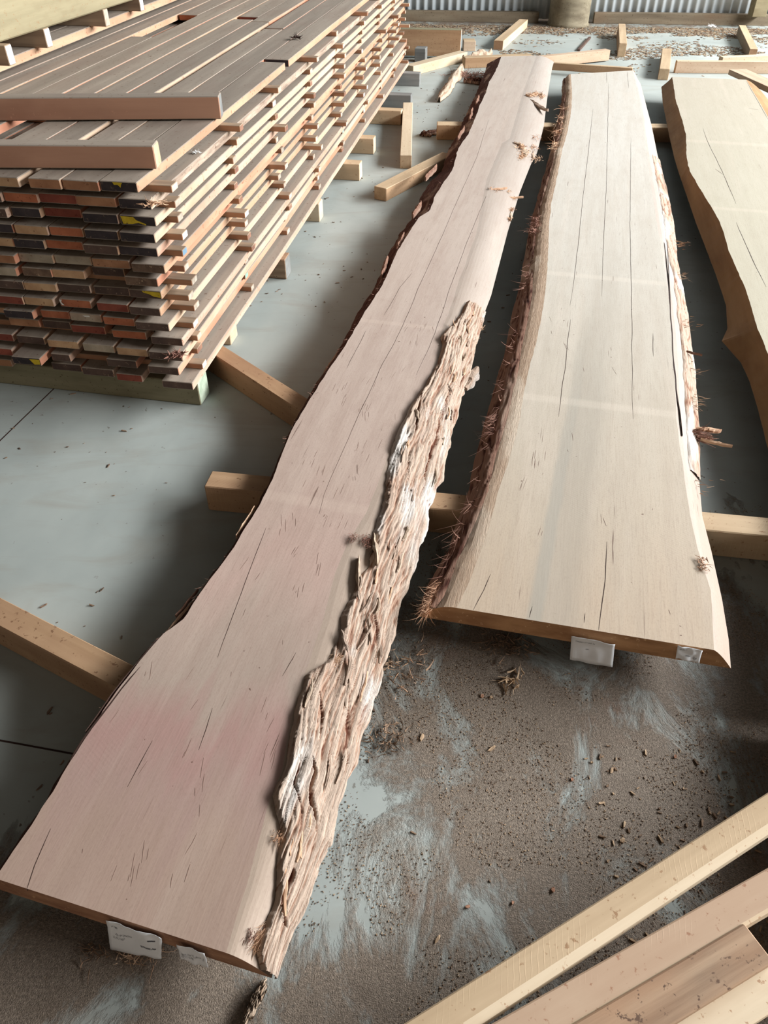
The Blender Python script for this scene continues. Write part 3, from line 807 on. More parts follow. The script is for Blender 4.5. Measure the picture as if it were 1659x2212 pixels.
A_ = Slab(A_TL, A_TR, A_OL, A_OR, ZB, T, endline((-12, 1897), (487, 2058)), endline((1083, 122), (1159, 120)), 1.9)
rA = empty('live_edge_timber', (0, 0, 0), math.pi / 2 - YL)
tag(rA, 'long pinkish-brown live-edge slab with thick shaggy bark along its right edge', 'slab')
uA = lambda x, y: W2L(P(x, y, ZT))[1]
matA = slab_mat('pinkish_slab_face', [(0.0, rgb(156, 136, 120)), (uA(250, 1880) / 8, rgb(160, 136, 122)), (uA(330, 1720) / 8, rgb(160, 134, 124)), (uA(380, 1620) / 8, rgb(162, 129, 121)),
        (uA(450, 1480) / 8, rgb(164, 146, 133)), (uA(500, 1350) / 8, rgb(172, 152, 139)), (uA(600, 1200) / 8, rgb(182, 156, 144)), (uA(700, 1000) / 8, rgb(182, 161, 148)), (uA(830, 750) / 8, rgb(182, 164, 152)),
        (uA(920, 550) / 8, rgb(184, 168, 156)), (1.0, rgb(178, 167, 156))], rgb(148, 124, 112), extra=bands([(uA(860, 700), .02), (uA(740, 1095), .03)]))
bodyA = A_.body('sawn_body', [matA, M['sap'], M['bark_dark'], M['bark_dark'], M['slab_end']], rA, 420, 12, 10, 4, .004, .006)
# bark: inner border in pixels, turned into the fraction t across the right bevel
A_BARK = [(575, 2118), (552, 2050), (572, 1990), (592, 1935), (600, 1870), (606, 1812), (596, 1760), (582, 1727), (614, 1655), (632, 1570), (650, 1500), (664, 1468), (715, 1430), (735, 1380), (738, 1340), (762, 1290), (795, 1225), (806, 1180), (812, 1140), (832, 1080), (836, 1040), (850, 960), (880, 875), (925, 830), (955, 760), (948, 738), (985, 700), (1005, 662)]
bk = []
for x, y in A_BARK:
    v, u = W2L(P(x, y, ZT - .012)); tr, orr = interp(A_.TR, u), interp(A_.OR, u)
    bk.append((u, max(0.02, min(0.9, (v - tr) / max(.01, orr - tr)))))
bk.sort(); uB1 = uA(1040, 655)
tin = lambda u: max(0.0, interp(bk, u) + 0.05 * nz(u * 16, 1, 1, 4) - .02 * (1 if u > 1 else 0))
# the surf() parameter u is the unsheared one; near/far ends are skewed only slightly
Lm = min(A_.near[1], A_.near[3])
def groove(pts):
    r = []
    for x, y in pts:
        v, u = W2L(P(x, y, ZT - .012)); r.append((u, v))
    return sorted(r)


GR = [(groove(p), w * .65, d * .75) for p, w, d in (
    ([(606, 1925), (622, 1870), (598, 1990)], .007, .013), ([(668, 1790), (662, 1730), (672, 1670), (668, 1640)], .008, .016), ([(686, 1600), (692, 1545), (688, 1500)], .005, .010),
    ([(745, 1310), (762, 1275), (788, 1225), (806, 1185)], .010, .018), ([(798, 1420), (806, 1370), (802, 1320)], .006, .012), ([(830, 1260), (842, 1210), (846, 1170)], .006, .010),
    ([(735, 1640), (742, 1560), (752, 1480)], .005, .010), ([(905, 1060), (918, 1000), (938, 930), (950, 880)], .007, .014), ([(925, 985), (940, 930), (962, 850)], .004, .010), ([(888, 960), (898, 910), (908, 860)], .006, .011),
    ([(860, 1110), (872, 1050), (880, 1000)], .004, .009), ([(690, 1880), (705, 1820), (700, 1790)], .005, .009), ([(985, 835), (1000, 790), (1012, 760)], .004, .008), ([(640, 1760), (636, 1700), (646, 1640)], .004, .009))]
barkA = A_.surf('bark', 'right', tin, lambda u: 1.03 + 0.05 * nz(u * 12, 4, 4, 3), 64, 2300, M['bark'], rA, ridge_off(3.1, .010, .011, S=A_, grooves=GR), u0=Lm, u1=uB1)
def slab_pt(S, x, y, dz=0.0):
    v, u = W2L(P(x, y, S.zt - .01)); tr, orr = interp(S.TR, u), interp(S.OR, u)
    t = max(0, min(1, (v - tr) / max(.01, orr - tr))); z = S.zt - S.T * t ** S.prof
    v, u = W2L(P(x, y, z)); return (u, -v, z + dz)
TA = [([(1025, 668), (1030, 690), (1035, 710)], 260, .03, .0016, .016, 'fibre'), ([(985, 715), (1000, 730), (975, 735), (1015, 730)], 420, .03, .0014, .018, 'fibre'),
      ([(1150, 207), (1160, 205), (1170, 210)], 170, .05, .003, .03, 'fibre'), ([(1125, 318), (1133, 330), (1128, 340)], 220, .04, .0028, .03, 'fibre'), ([(1160, 345), (1150, 320), (1155, 300)], 120, .05, .002, .03, 'fibre'),
      ([(1105, 455), (1100, 475)], 120, .03, .002, .015, 'fibre'), ([(1100, 415), (1110, 430)], 40, .03, .0014, .014, 'fibre'), ([(1060, 408), (1075, 412)], 30, .03, .0014, .012, 'fibre'),
      ([(765, 1165), (790, 1168), (800, 1175)], 160, .016, .0012, .010, 'fibre_red'), ([(830, 1185), (850, 1205), (865, 1225)], 200, .02, .0014, .014, 'fibre_red'),
      ([(725, 1430), (735, 1425), (745, 1432)], 170, .016, .0011, .012, 'fibre'), ([(560, 2030), (575, 2040), (585, 2055)], 260, .022, .0011, .012, 'fibre'), ([(545, 2022), (590, 2070), (570, 2015)], 120, .014, .0010, .008, 'fibre_red'),
      ([(605, 1815), (598, 1808), (590, 1990)], 80, .012, .0012, .006, 'fibre')]
for q, (pp, n, ln, rd, sp, mt) in enumerate(TA):
    tuft(rA, [slab_pt(A_, x, y, .006) for x, y in pp], int(n * 1.6), ln * .75, rd * .6, M[mt], 'bark_fibres', sp, (-.9, .1, .15), .5, seed=q + 10, tan=A_.OR)
# slivers along the left edge
def edge_pts(S, pl, lo, hi, n, rnd, dz=-.01, dv=0.0):
    r = []
    for i in range(n):
        u = rnd.uniform(lo, hi); r.append((u, -(interp(pl, u) + dv), S.zt + dz))
    return r
rr = random.Random(5)
tuft(rA, edge_pts(A_, A_.TL, uA(620, 950), uA(930, 440), 140, rr, -.010, -.003), 360, .03, .0011, M['fibre_red'], 'bark_fibres', .008, (-1, .12, .1), .25, seed=51, tan=A_.OL)
tuft(rA, edge_pts(A_, A_.TL, uA(150, 1650), uA(530, 1130), 70, rr, -.008, -.001), 120, .025, .0010, M['fibre_red'], 'bark_fibres', .004, (-1, .15, .1), .3, seed=52, tan=A_.OL)
tuft(rA, edge_pts(A_, A_.TL, uA(930, 440), uA(1060, 175), 70, rr, -.012, -.006), 110, .035, .0014, M['fibre_red'], 'bark_fibres', .01, (-1, .15, .1), .3, seed=53, tan=A_.OL)


def flake(parent, pxy, S, L, w, rot, mat, th=.006, name='bark_flake', dz=0.0, tilt=0.0, side=None, seed=0):
    if side is None: p = Vector(slab_pt(S, *pxy, .006 + dz))
    else:
        v, u = W2L(P(pxy[0], pxy[1], S.zt + side)); p = Vector((u, -v, S.zt + side + dz))
    left = abs(-p.y - interp(S.OL, p.x)) < abs(-p.y - interp(S.OR, p.x))
    if side is not None: rot += edge_rot(S.OL if left else S.OR, p.x)
    n = 14; vs, fs = [], []
    for i in range(n + 1):
        f = i / n; x = (f - .5) * L; ww = w * (math.sin(math.pi * min(.98, max(.04, f))) ** .5) * (.75 + .5 * nz(f * 4, seed, 2)) / 2; cy = w * .3 * nz(f * 2, seed + 5, 1)
        for (yy, zz) in ((-ww, 0), (0, th * .4), (ww, 0), (ww, -th), (-ww, -th)):
            vs.append((x, yy + cy, zz + .3 * th * nz(x * 30, yy * 90, seed)))
    for i in range(n):
        for j in range(5):
            a = i * 5 + j; b = i * 5 + (j + 1) % 5; fs.append((a, a + 5, b + 5, b))
    fs.append((0, 1, 2, 3, 4)); fs.append(tuple(n * 5 + j for j in range(5))[::-1])
    o = mesh_obj(name, vs, fs, mat, parent, tuple(p)); o.rotation_euler = (0, tilt, rot); fix_normals(o); return o


frd = random.Random(44)
for q in range(46):
    u = frd.uniform(Lm + .05, uB1 - .05); t = frd.uniform(max(.1, tin(u)) + .06, .93); v, uu, z = A_.sect(u, 'right', t)
    L_ = frd.uniform(.03, .10); w_ = frd.uniform(.004, .014)
    n_ = 12; vs, fs = [], []; sd = frd.random() * 50; lift = frd.uniform(.2, 1.4)
    for i in range(n_ + 1):
        f = i / n_; x = (f - .5) * L_; ww = w_ * min(1, .35 + 3 * f, .25 + 2.5 * (1 - f)) * (.7 + .6 * abs(nz(f * 3, sd))) / 2; zz = .006 * lift * f * f; cy = w_ * nz(f * 1.5, sd, 3, 1)
        for (yy, dz) in ((-ww, 0), (0, .0012), (ww, 0), (ww, -.002), (-ww, -.002)): vs.append((x, yy + cy, zz + dz + .0008 * nz(x * 90, yy * 300, sd, 2)))
    for i in range(n_):
        for j in range(5): a = i * 5 + j; b = i * 5 + (j + 1) % 5; fs.append((a, a + 5, b + 5, b))
    fs.append((0, 1, 2, 3, 4)); fs.append(tuple(n_ * 5 + j for j in range(5))[::-1])
    o = mesh_obj('bark_flake', vs, fs, frd.choice([M['bark'], M['sandy'], M['fibre'], M['bark']]), rA, (uu, -v - .006, z + .016), 0); o.rotation_euler = (-.4 * t, 0, frd.gauss(.08, .16)); fix_normals(o)
for q, (x, y, L_, w_, rt, mt) in enumerate([(1160, 204, .10, .05, 1.2, 'sandy'), (1140, 208, .05, .02, .8, 'fibre'), (1132, 328, .20, .05, .2, 'sandy'), (1150, 335, .16, .03, .1, 'bark'), (1118, 312, .06, .03, .9, 'sandy'), (1078, 411, .10, .012, -1.0, 'fibre'), (1108, 430, .12, .012, -1.2, 'fibre'), (1103, 470, .12, .02, .1, 'sandy'),
                                            (1028, 690, .16, .022, .1, 'sandy'), (1012, 715, .09, .02, .2, 'fibre'), (985, 730, .06, .02, .7, 'sandy')]):
    flake(rA, (x, y), A_, L_, w_, rt, M[mt], .008, dz=.004, seed=60 + q)
flake(rA, (1163, 232), A_, .30, .045, .55, M['bark'], .014, dz=.012, seed=2)
flake(rA, (390, 1330), A_, .12, .012, .0, M['fibre'], .008, side=-.02, seed=3)
flake(rA, (404, 1300), A_, .10, .009, .0, M['bark_dark'], .008, side=-.02, seed=4)
flake(rA, (530, 1125), A_, .13, .010, .0, M['fibre'], .008, side=-.01, seed=5)
flake(rA, (1018, 820), A_, .16, .05, -.15, M['bark'], .010, dz=.004, seed=6)
flake(rA, (812, 1195), A_, .12, .016, .30, M['sandy'], .012, dz=.012, seed=7)
flake(rA, (775, 1245), A_, .13, .014, .25, M['sandy'], .010, dz=.008, seed=8)
for q, (x, y, L_) in enumerate([(1035, 215, .25), (1022, 245, .3), (1000, 285, .3), (935, 370, .25), (905, 450, .22), (870, 520, .2), (835, 575, .2)]):
    flake(rA, (x - 4, y), A_, L_, .03, .03, M['bark_dark'], .02, side=-.012, seed=20 + q)
def scratches(S, parent, n, seed, us, w=.0004):
    rnd = random.Random(seed); vs, fs = [], []
    for _ in range(n):
        u = rnd.uniform(*us); tl, tr = interp(S.TL, u), interp(S.TR, u); v = rnd.uniform(tl + .03, tr - .03); base = rnd.choice([.0, .12, -.12, .3])
        for q in range(rnd.choice([1, 1, 2, 4])):
            a = base + rnd.gauss(0, .04); L = rnd.uniform(.01, .07); x0, y0 = u + rnd.gauss(0, .02), -v + rnd.gauss(0, .012); k0 = len(vs); m = 5; ww = w * rnd.uniform(.5, 1.3)
            for i in range(m):
                x = x0 + math.cos(a) * L * i / m; y = y0 + math.sin(a) * L * i / m + .0012 * nz(x * 40, y0 * 50, seed, 1); e = ww * (1 if 0 < i < m - 1 else .1)
                vs += [(x, y - e, S.zt + .0003), (x, y + e, S.zt + .0003), (x, y, S.zt - .003)]
            for i in range(m - 1):
                b = k0 + i * 3
                for p_, q_ in ((0, 1), (1, 2), (2, 0)): fs.append((b + p_, b + q_, b + q_ + 3, b + p_ + 3))
    o = mesh_obj('fine_checks', vs, fs, M['crack_soft'], parent); fix_normals(o); o['kind'] = 'stuff'; return o


scratches(A_, rA, 60, 5, (uA(250, 1950), uA(900, 700)))
crack(A_, rA, [(304, 1440), (262, 1490), (215, 1550), (178, 1600), (152, 1642)], .0022)
for c in ([(1056, 258), (1030, 340), (985, 440), (955, 510), (905, 620), (870, 705), (820, 800), (760, 930), (700, 1068), (690, 1110)], [(1050, 424), (1010, 520), (973, 620), (940, 720), (900, 810)],
          [(185, 1580), (240, 1500), (330, 1390), (345, 1375)], [(890, 590), (865, 620), (830, 680)], [(790, 715), (765, 765), (750, 795)], [(640, 1410), (610, 1460)], [(110, 1790), (75, 1870), (58, 1922)],
          [(575, 1140), (540, 1230), (470, 1420)], [(460, 1530), (430, 1620)], [(330, 1600), (275, 1700)]):
    crack(A_, rA, c, .0006)

# ---- slab B
B_TL = [(986, 1313), (1021, 1238), (1054, 1144), (1077, 1060), (1099, 999), (1121, 914), (1141, 802), (1157, 746), (1174, 662), (1183, 578), (1187, 480), (1191, 440), (1200, 401), (1214, 326), (1226, 285), (1234, 239), (1236, 205), (1233, 160)]
B_BL = [(928, 1330), (960, 1290), (993, 1205), (1035, 1111), (1059, 1055), (1073, 981), (1090, 929), (1104, 872), (1124, 788), (1132, 732), (1141, 690), (1153, 620), (1157, 522), (1170, 440), (1188, 380), (1202, 326), (1216, 270), (1222, 230), (1224, 190), (1222, 160)]
B_OL = [(906, 1324), (930, 1261), (972, 1191), (992, 1120), (1016, 1057), (1037, 957), (1071, 839), (1093, 760), (1110, 676), (1127, 606), (1140, 522), (1152, 470), (1168, 410), (1182, 360), (1196, 300), (1206, 260), (1214, 220), (1216, 185), (1216, 172)]
B_TR = [(1542, 1404), (1535, 1275), (1509, 1191), (1490, 1111), (1481, 1050), (1474, 1002), (1461, 907), (1458, 822), (1455, 749), (1446, 654), (1430, 543), (1419, 480), (1408, 410), (1398, 340), (1388, 259), (1381, 210), (1367, 152)]
B_OR = [(1580, 1442), (1575, 1379), (1561, 1294), (1538, 1190), (1518, 1113), (1511, 1034), (1509, 917), (1499, 796), (1490, 717), (1477, 632), (1462, 559), (1455, 480), (1438, 400), (1420, 330), (1408, 271), (1395, 222), (1384, 180), (1376, 168)]
B_ = Slab(B_TL, B_TR, B_OL, B_OR, ZB, T, endline((986, 1313), (1542, 1404)), endline((1233, 160), (1367, 152)), 1.3, 2.3)
rB = empty('live_edge_timber', (0, 0, 0), math.pi / 2 - YL)
tag(rB, 'wide pale beige live-edge slab, the middle one of three, with a grey heart streak', 'slab')
uh = [(W2L(P(x, y, ZT))) for x, y in ((1160, 1310), (1190, 1180), (1205, 1080), (1230, 950), (1240, 850))]


def heart(k, sep, col):
    x, y = sep.outputs[0], sep.outputs[1]
    # centre line -v(u) ~ linear between two pixel anchors
    (v0, u0), (v1, u1) = uh[0], uh[-1]
    m = (-v1 + v0) / (u1 - u0)
    c = k.math('ADD', k.math('MULTIPLY', k.math('SUBTRACT', x, u0), m), -v0)
    wn = k.noise(k.coords((2.2, 0.1, 1), False), 1.0, 4, 0.6)
    d = k.math('SUBTRACT', y, k.math('ADD', c, k.math('MULTIPLY', k.math('SUBTRACT', wn, .5), .05)))
    inside = k.math('MULTIPLY', k.math('SUBTRACT', 1.0, k.step(k.math('ABSOLUTE', d), .012, .024), True), k.math('SUBTRACT', 1.0, k.step(x, u1 - .5, u1 + .6), True))
    soft = k.math('MULTIPLY', k.math('SUBTRACT', 1.0, k.step(k.math('ABSOLUTE', k.math('ADD', d, .05)), .03, .09), True), k.math('SUBTRACT', 1.0, k.step(x, u1, u1 + 1.5), True))
    col = k.mix(k.math('MULTIPLY', soft, .45), col, rgb(150, 142, 130))
    col = k.mix(k.math('MULTIPLY', inside, .5), col, rgb(152, 148, 138))
    for u, w in ((W2L(P(1300, 600, ZT))[1], .03), (W2L(P(1250, 870, ZT))[1], .03)):
        dd = k.math('ABSOLUTE', k.math('SUBTRACT', x, u)); b = k.math('SUBTRACT', 1.0, k.step(dd, w * .4, w), True)
        col = k.mix(k.math('MULTIPLY', b, .16), col, rgb(226, 214, 198))
    return col


matB = slab_mat('beige_slab_face', [(0.0, rgb(178, 158, 136)), (.17, rgb(180, 161, 140)), (.22, rgb(184, 169, 150)), (.32, rgb(188, 178, 163)), (.45, rgb(193, 186, 174)), (.65, rgb(195, 189, 179)), (1.0, rgb(186, 180, 170))], rgb(166, 152, 136), extra=heart)
B_.body('sawn_body', [matB, M['sap'], M['sandy'], M['bark_dark'], M['slab_end_b']], rB, 420, 12, 6, 6, .003, .004)
# left live edge: rough cambium band then dark bark
BL = polyline(B_BL, ZT - .012)
def tBL(u):
    tl, ol = interp(B_.TL, u), interp(B_.OL, u); return max(.15, min(.8, (interp(BL, u) - tl) / min(-.01, ol - tl)))
B_.surf('bark', 'left', lambda u: tBL(u), 1.02, 18, 1100, M['bark_dark'], rB, ridge_off(9.7, .008, .005, .07))
uB = lambda x, y: W2L(P(x, y, ZT))[1]
B_.surf('bark_strip', 'right', lambda u: .42 + .12 * nz(u * 5, 2, 2), lambda u: 1.03, 14, 900, M['bark'], rB, ridge_off(5.5, .005, .003, .05), u0=uB(1490, 1010), u1=uB(1400, 330))
rr = random.Random(8)
midL = [(u, (v + interp(B_.OL, u)) / 2) for u, v in BL]
tuft(rB, edge_pts(B_, midL, uB(930, 1300), uB(1150, 560), 60, rr, -.025), 300, .08, .0010, M['fibre_red'], 'bark_fibres', .010, (-1, .06, .12), .6, seed=61, tan=B_.OL)
tuft(rB, edge_pts(B_, midL, uB(930, 1310), uB(960, 1250), 20, rr, -.02), 220, .05, .0009, M['fibre'], 'bark_fibres', .010, (-1, .15, .1), .6, seed=62, tan=B_.OL)
tuft(rB, edge_pts(B_, midL, uB(1100, 950), uB(1125, 830), 10, rr, -.02), 120, .07, .0014, M['fibre_red'], 'bark_fibres', .012, (-1, .12, .1), .5, seed=63, tan=B_.OL)
tuft(rB, edge_pts(B_, midL, uB(1170, 500), uB(1180, 460), 8, rr, -.01), 150, .04, .0014, M['fibre_red'], 'bark_fibres', .02, None, .4, seed=64)
tuft(rB, edge_pts(B_, midL, uB(1215, 320), uB(1225, 230), 8, rr, -.01), 120, .06, .0016, M['fibre'], 'bark_fibres', .025, None, .4, seed=65)
tuft(rB, [slab_pt(B_, *q, .006) for q in ((1500, 935), (1505, 945), (1510, 950))], 90, .05, .0022, M['fibre_red'], 'bark_fibres', .010, (.1, -1, .1), .3, seed=66)
tuft(rB, [slab_pt(B_, *q, .006) for q in ((1515, 1215), (1520, 1228))], 60, .016, .0012, M['fibre'], 'bark_fibres', .01, None, .3, seed=67)
tuft(rB, [slab_pt(B_, *q, .004) for q in ((1465, 530), (1472, 600), (1480, 700), (1490, 800), (1500, 870), (1512, 1050))], 120, .03, .0011, M['fibre'], 'bark_fibres', .03, (-.3, -1, .2), .3, seed=68)
flake(rB, (1530, 932), B_, .08, .022, -1.45, M['fibre'], .008, dz=.01, side=-.03, seed=11)
flake(rB, (1548, 955), B_, .10, .014, -1.7, M['fibre'], .008, dz=.0, side=-.03, seed=12)
flake(rB, (1500, 762), B_, .06, .008, -1.9, M['bark_dark'], .006, side=-.02, seed=13)
for q, (x, y, L_, rt) in enumerate([(1080, 985, .16, .06), (1062, 1020, .14, .04), (1115, 850, .12, .05), (1075, 920, .10, -.15), (1206, 300, .3, .05), (1137, 660, .18, .0), (995, 1190, .16, .08), (950, 1270, .12, .1)]):
    flake(rB, (x, y), B_, L_, .014, rt, M['fibre_red'] if q != 4 else M['bark'], .006, side=-.03, seed=30 + q)
for c in ([(1281, 235), (1272, 320), (1260, 420), (1250, 520), (1238, 620), (1232, 660)], [(1363, 300), (1361, 480), (1365, 700), (1366, 830), (1367, 905)], [(1315, 180), (1310, 400), (1303, 540), (1300, 640)],
          [(1232, 690), (1220, 800), (1206, 900)], [(1293, 1362), (1297, 1330), (1308, 1250), (1311, 1170)], [(1143, 1334), (1150, 1310)], [(1022, 1318), (1045, 1275), (1060, 1240)], [(1262, 1345), (1264, 1325)], [(1310, 156), (1311, 180)], [(1355, 156), (1358, 190)], [(1410, 720), (1412, 770)]):
    crack(B_, rB, c, .0009)
for c in ([(1441, 520), (1446, 620), (1450, 700), (1456, 790), (1461, 840), (1468, 880), (1474, 940)],):
    crack(B_, rB, c, .0022)

scratches(B_, rB, 22, 9, (uB(1250, 1330), uB(1300, 500)))
# ---- slab C
C_TL = [(1800, 1500), (1790, 1250), (1770, 1080), (1735, 930), (1700, 850), (1659, 765), (1636, 708), (1610, 622), (1575, 543), (1563, 499), (1545, 460), (1520, 420), (1490, 370), (1483, 340), (1482, 291), (1472, 254), (1460, 217), (1452, 166)]
C_OL = [(1785, 1560), (1770, 1300), (1745, 1180), (1700, 1080), (1668, 1000), (1655, 948), (1639, 885), (1620, 822), (1601, 781), (1575, 752), (1560, 735), (1572, 708), (1569, 657), (1550, 600), (1525, 534), (1504, 480), (1480, 410), (1466, 370), (1457, 340), (1447, 296), (1432, 222), (1429, 187)]
C_TR = [(2700, 1500), (2450, 1000), (2150, 660), (1900, 430), (1760, 320), (1665, 262), (1612, 172)]
C_OR = [(2780, 1500), (2520, 1000), (2210, 660), (1950, 430), (1800, 320), (1700, 262), (1640, 190)]
C_ = Slab(C_TL, C_TR, C_OL, C_OR, ZB, T + .02, endline((1800, 1500), (2700, 1620), ZT + .02), endline((1452, 166), (1612, 172), ZT + .02), 1.3, .8)
rC = empty('live_edge_timber', (0, 0, 0), math.pi / 2 - YL)
tag(rC, 'pale cream wavy-edged slab cut off by the right side of the photo', 'slab')
uC = lambda x, y: W2L(P(x, y, C_.zt))[1]
matC = slab_mat('cream_slab_face', [(0.0, rgb(172, 162, 140)), (.3, rgb(176, 168, 147)), (.6, rgb(176, 168, 150)), (1.0, rgb(168, 158, 142))], rgb(156, 146, 126), extra=bands([(uC(1560, 308), .045), (uC(1620, 455), .03)]))
M['c_edge'] = wood('brown_slab_edge', rgb(130, 96, 62), rgb(160, 124, 84), rgb(110, 76, 48), 0.05, (1, 10, 10))
C_.body('sawn_body', [matC, M['c_edge'], M['c_edge'], M['bark_dark'], M['slab_end_b']], rC, 420, 12, 4, 5, .003, .001)
for c in ([(1518, 276), (1528, 305), (1560, 370), (1590, 440)], [(1590, 480), (1625, 560), (1655, 620)], [(1612, 175), (1635, 215), (1659, 258)], [(1545, 365), (1563, 378)], [(1617, 234), (1638, 237)]):
    crack(C_, rC, c, .0012)


# ------------------------------------------------------------ paper tags stapled to the slab ends
def paper(parent, S, quad, label, lines, fold=False, mat='paper'):
    v0, u0, v1, u1 = S.near
    a, b = L2W(v0, u0), L2W(v1, u1); d = (b - a).normalized(); nrm = Vector((d.y, -d.x, 0))
    if nrm.y > 0: nrm = -nrm
    o3 = Vector((0, 0, CAM_H)); base = a + nrm * .006
    def hit(x, y):
        r = ray(x, y); t = (base - o3).dot(nrm) / r.dot(nrm); return o3 + r * t
    tl, tr, br, bl_ = [hit(*q) for q in quad]
    nx, ny = 16, 8; vs, fs = [], []
    iw = parent.matrix_world.inverted() if False else Matrix.Rotation(-(math.pi / 2 - YL), 4, 'Z')
    def pt(fx, fy, e=0.0):
        p = (tl * (1 - fx) + tr * fx) * (1 - fy) + (bl_ * (1 - fx) + br * fx) * fy
        w = .004 * nz(fx * 3 + quad[0][0], fy * 2, 1, 2) + .006 * max(0, fy - .3) + (.010 * (1 - fy / .22) if fold and fy < .22 else 0)
        return iw @ (p + nrm * (w + e + .002))
    for i in range(nx + 1):
        for j in range(ny + 1): vs.append(tuple(pt(i / nx, j / ny)))
    for i in range(nx):
        for j in range(ny):
            q = i * (ny + 1) + j; fs.append((q, q + 1, q + ny + 2, q + ny + 1))
    o = mesh_obj('paper_tag', vs, fs, M[mat], parent, smooth=True); o['label'] = label
    sol = o.modifiers.new('t', 'SOLIDIFY'); sol.thickness = .0004
    # handwriting: joined-up pencil strokes
    rnd = random.Random(int(quad[0][0])); vs, fs = [], []
    for (fx0, fx1, fy0, amp, wd) in lines:
        n = int((fx1 - fx0) * 150); pr = None
        for i in range(n + 1):
            fx = fx0 + (fx1 - fx0) * i / n; fy = fy0 + amp * math.sin(i * 1.7 + rnd.random()) * (.5 + rnd.random())
            if rnd.random() < .12: pr = None; continue
            cur = (fx, fy)
            if pr:
                k0 = len(vs)
                for (qx, qy) in (pr, cur): vs.append(tuple(pt(qx, qy - wd, .0007))); vs.append(tuple(pt(qx, qy + wd, .0007)))
                fs.append((k0, k0 + 1, k0 + 3, k0 + 2))
            pr = cur
    if vs: mesh_obj('handwriting', vs, fs, M['ink'], o)
    return o


paper(rA, A_, [(230, 1986), (349, 2024), (352, 2064), (242, 2044)], 'white handwritten paper tag, larger one on this slab end', [(.08, .2, .18, .02, .012), (.1, .32, .50, .05, .010), (.15, .45, .38, .03, .008), (.6, .9, .62, .02, .014), (.75, .88, .3, .01, .02)])
paper(rA, A_, [(382, 2038), (443, 2056), (453, 2083), (394, 2064)], 'small white paper tag with writing', [(.1, .8, .55, .08, .02), (.08, .5, .72, .05, .018), (.82, .9, .5, .2, .03)])
paper(rB, B_, [(1235, 1366), (1329, 1384), (1323, 1437), (1231, 1421)], 'white paper tag hanging below the slab edge, folded at the top', [(.1, .55, .27, .02, .006), (.35, .42, .5, .01, .006)], True)
paper(rB, B_, [(1464, 1393), (1518, 1404), (1510, 1428), (1459, 1419)], 'small white paper tag with writing', [(.1, .4, .25, .08, .02), (.35, .75, .6, .04, .016), (.7, .85, .75, .1, .03)])

for r_, S_ in ((rA, A_), (rB, B_), (rC, C_)):
    um = (min(S_.near[1], S_.near[3]) + max(S_.far[1], S_.far[3])) / 2; vm = (interp(S_.TL, um) + interp(S_.TR, um)) / 2
    r_.location = L2W(vm, um, ZB)
    for ch in r_.children: ch.location = Vector(ch.location) - Vector((um, -vm, ZB))

# ------------------------------------------------------------ bearers under the slabs
zb_ = ZB - .0006
def fbeam(name, e0, e1, w, z, h, mats, label, cat='timber', group=None, side=-1, wob=.002, arris=0.0):
    return beam(name, P(*e0, z), P(*e1, z), w, h, mats, label, cat, group, side, wob, None, arris)


G1 = 'bearers under the live-edge slabs'
fbeam('floor_bearer', (-120, 1228), (330, 1458), .072, zb_, .0985, M['bearer'], 'brown bearer running under the pinkish slab from the left frame edge', 'bearer', G1)
fbeam('floor_bearer', (440, 720), (760, 920), .070, zb_, .0985, M['bearer'], 'pinkish bearer running diagonally from under the big stack to the pinkish slab', 'bearer', G1)
p0, p1 = P(458, 1017, zb_), P(1300, 1096, zb_)
beam('floor_bearer', p0, p1, .080, .0985, [M['bearer'], M['bearer'], M['pine']], 'square-ended bearer showing left of the pinkish slab and between it and the middle slab', 'bearer', G1, side=-1)
beam('floor_bearer', P(1300, 1088, zb_) + Vector((.06, 0, 0)), P(2000, 1150, zb_), .085, .0985, M['pine'], 'pale bearer showing between the middle slab and the dark-edged slab at the right', 'bearer', G1, side=-1)
beam('floor_bearer', P(944, 262, zb_), P(1500, 268, zb_), .10, .0985, [M['pine'], M['bearer'], M['pine']], 'far bearer with its square end showing beside loose bark, under the slabs', 'bearer', G1, side=-1)
beam('floor_bearer', P(1500, 268, zb_) + Vector((.04, .15, 0)), P(1900, 275, zb_), .09, .0985, [M['pine'], M['bearer'], M['pine']], 'far bearer hidden under the cream slab at the right', 'bearer', G1, side=-1)

# ------------------------------------------------------------ near right timbers
G2 = 'sawn timbers at the lower right'
H1 = .115
HT = .15
fbeam('sawn_timber', (700, 2319), (1900, 1559), .060, HT, .036, [M['pine'], M['pine_pale'], M['pine']], 'longest sawn timber at the lower right, leftmost, with a bright right edge', 'timber', G2, wob=.0015, arris=.014)
fbeam('sawn_timber', (900, 2302), (1900, 1739), .060, HT, .036, [M['pine_pink'], M['pine_pale'], M['pine']], 'pinkish sawn timber, second from left at the lower right', 'timber', G2, wob=.0015, arris=.006)
A = P(1608, 1993, HT + .004); B = P(1100, 2290, HT + .004)
beam('weathered_timber', B, A, .070, .060, M['weathered'], 'weathered grey-brown timber with splits and a cut end at the lower right', 'timber', G2, side=-1)
beam('sawn_timber', P(1200, 2358, HT - .015), P(1900, 1926, HT - .015), .060, .036, [M['pine_pale'], M['pine_pale'], M['pine']], 'cream sawn plank at the lower right corner, right of the weathered one', 'timber', G2, side=-1)
q0 = P(1150, 2420, 0); q1 = P(1720, 2420, 0)
beam('timber_support', (q0.x, q0.y - .02, HT - .0365), (q1.x + .1, q1.y - .02, HT - .0365), .06, HT - .038, M['bearer'], 'bearer carrying the lower right timbers below the frame', 'bearer', side=0)
beam('timber_support', P(1790, 1560, HT - .0365), P(1830, 2150, HT - .0365), .06, HT - .038, M['bearer'], 'bearer carrying the lower right timbers beyond the right frame edge', 'bearer', side=0)

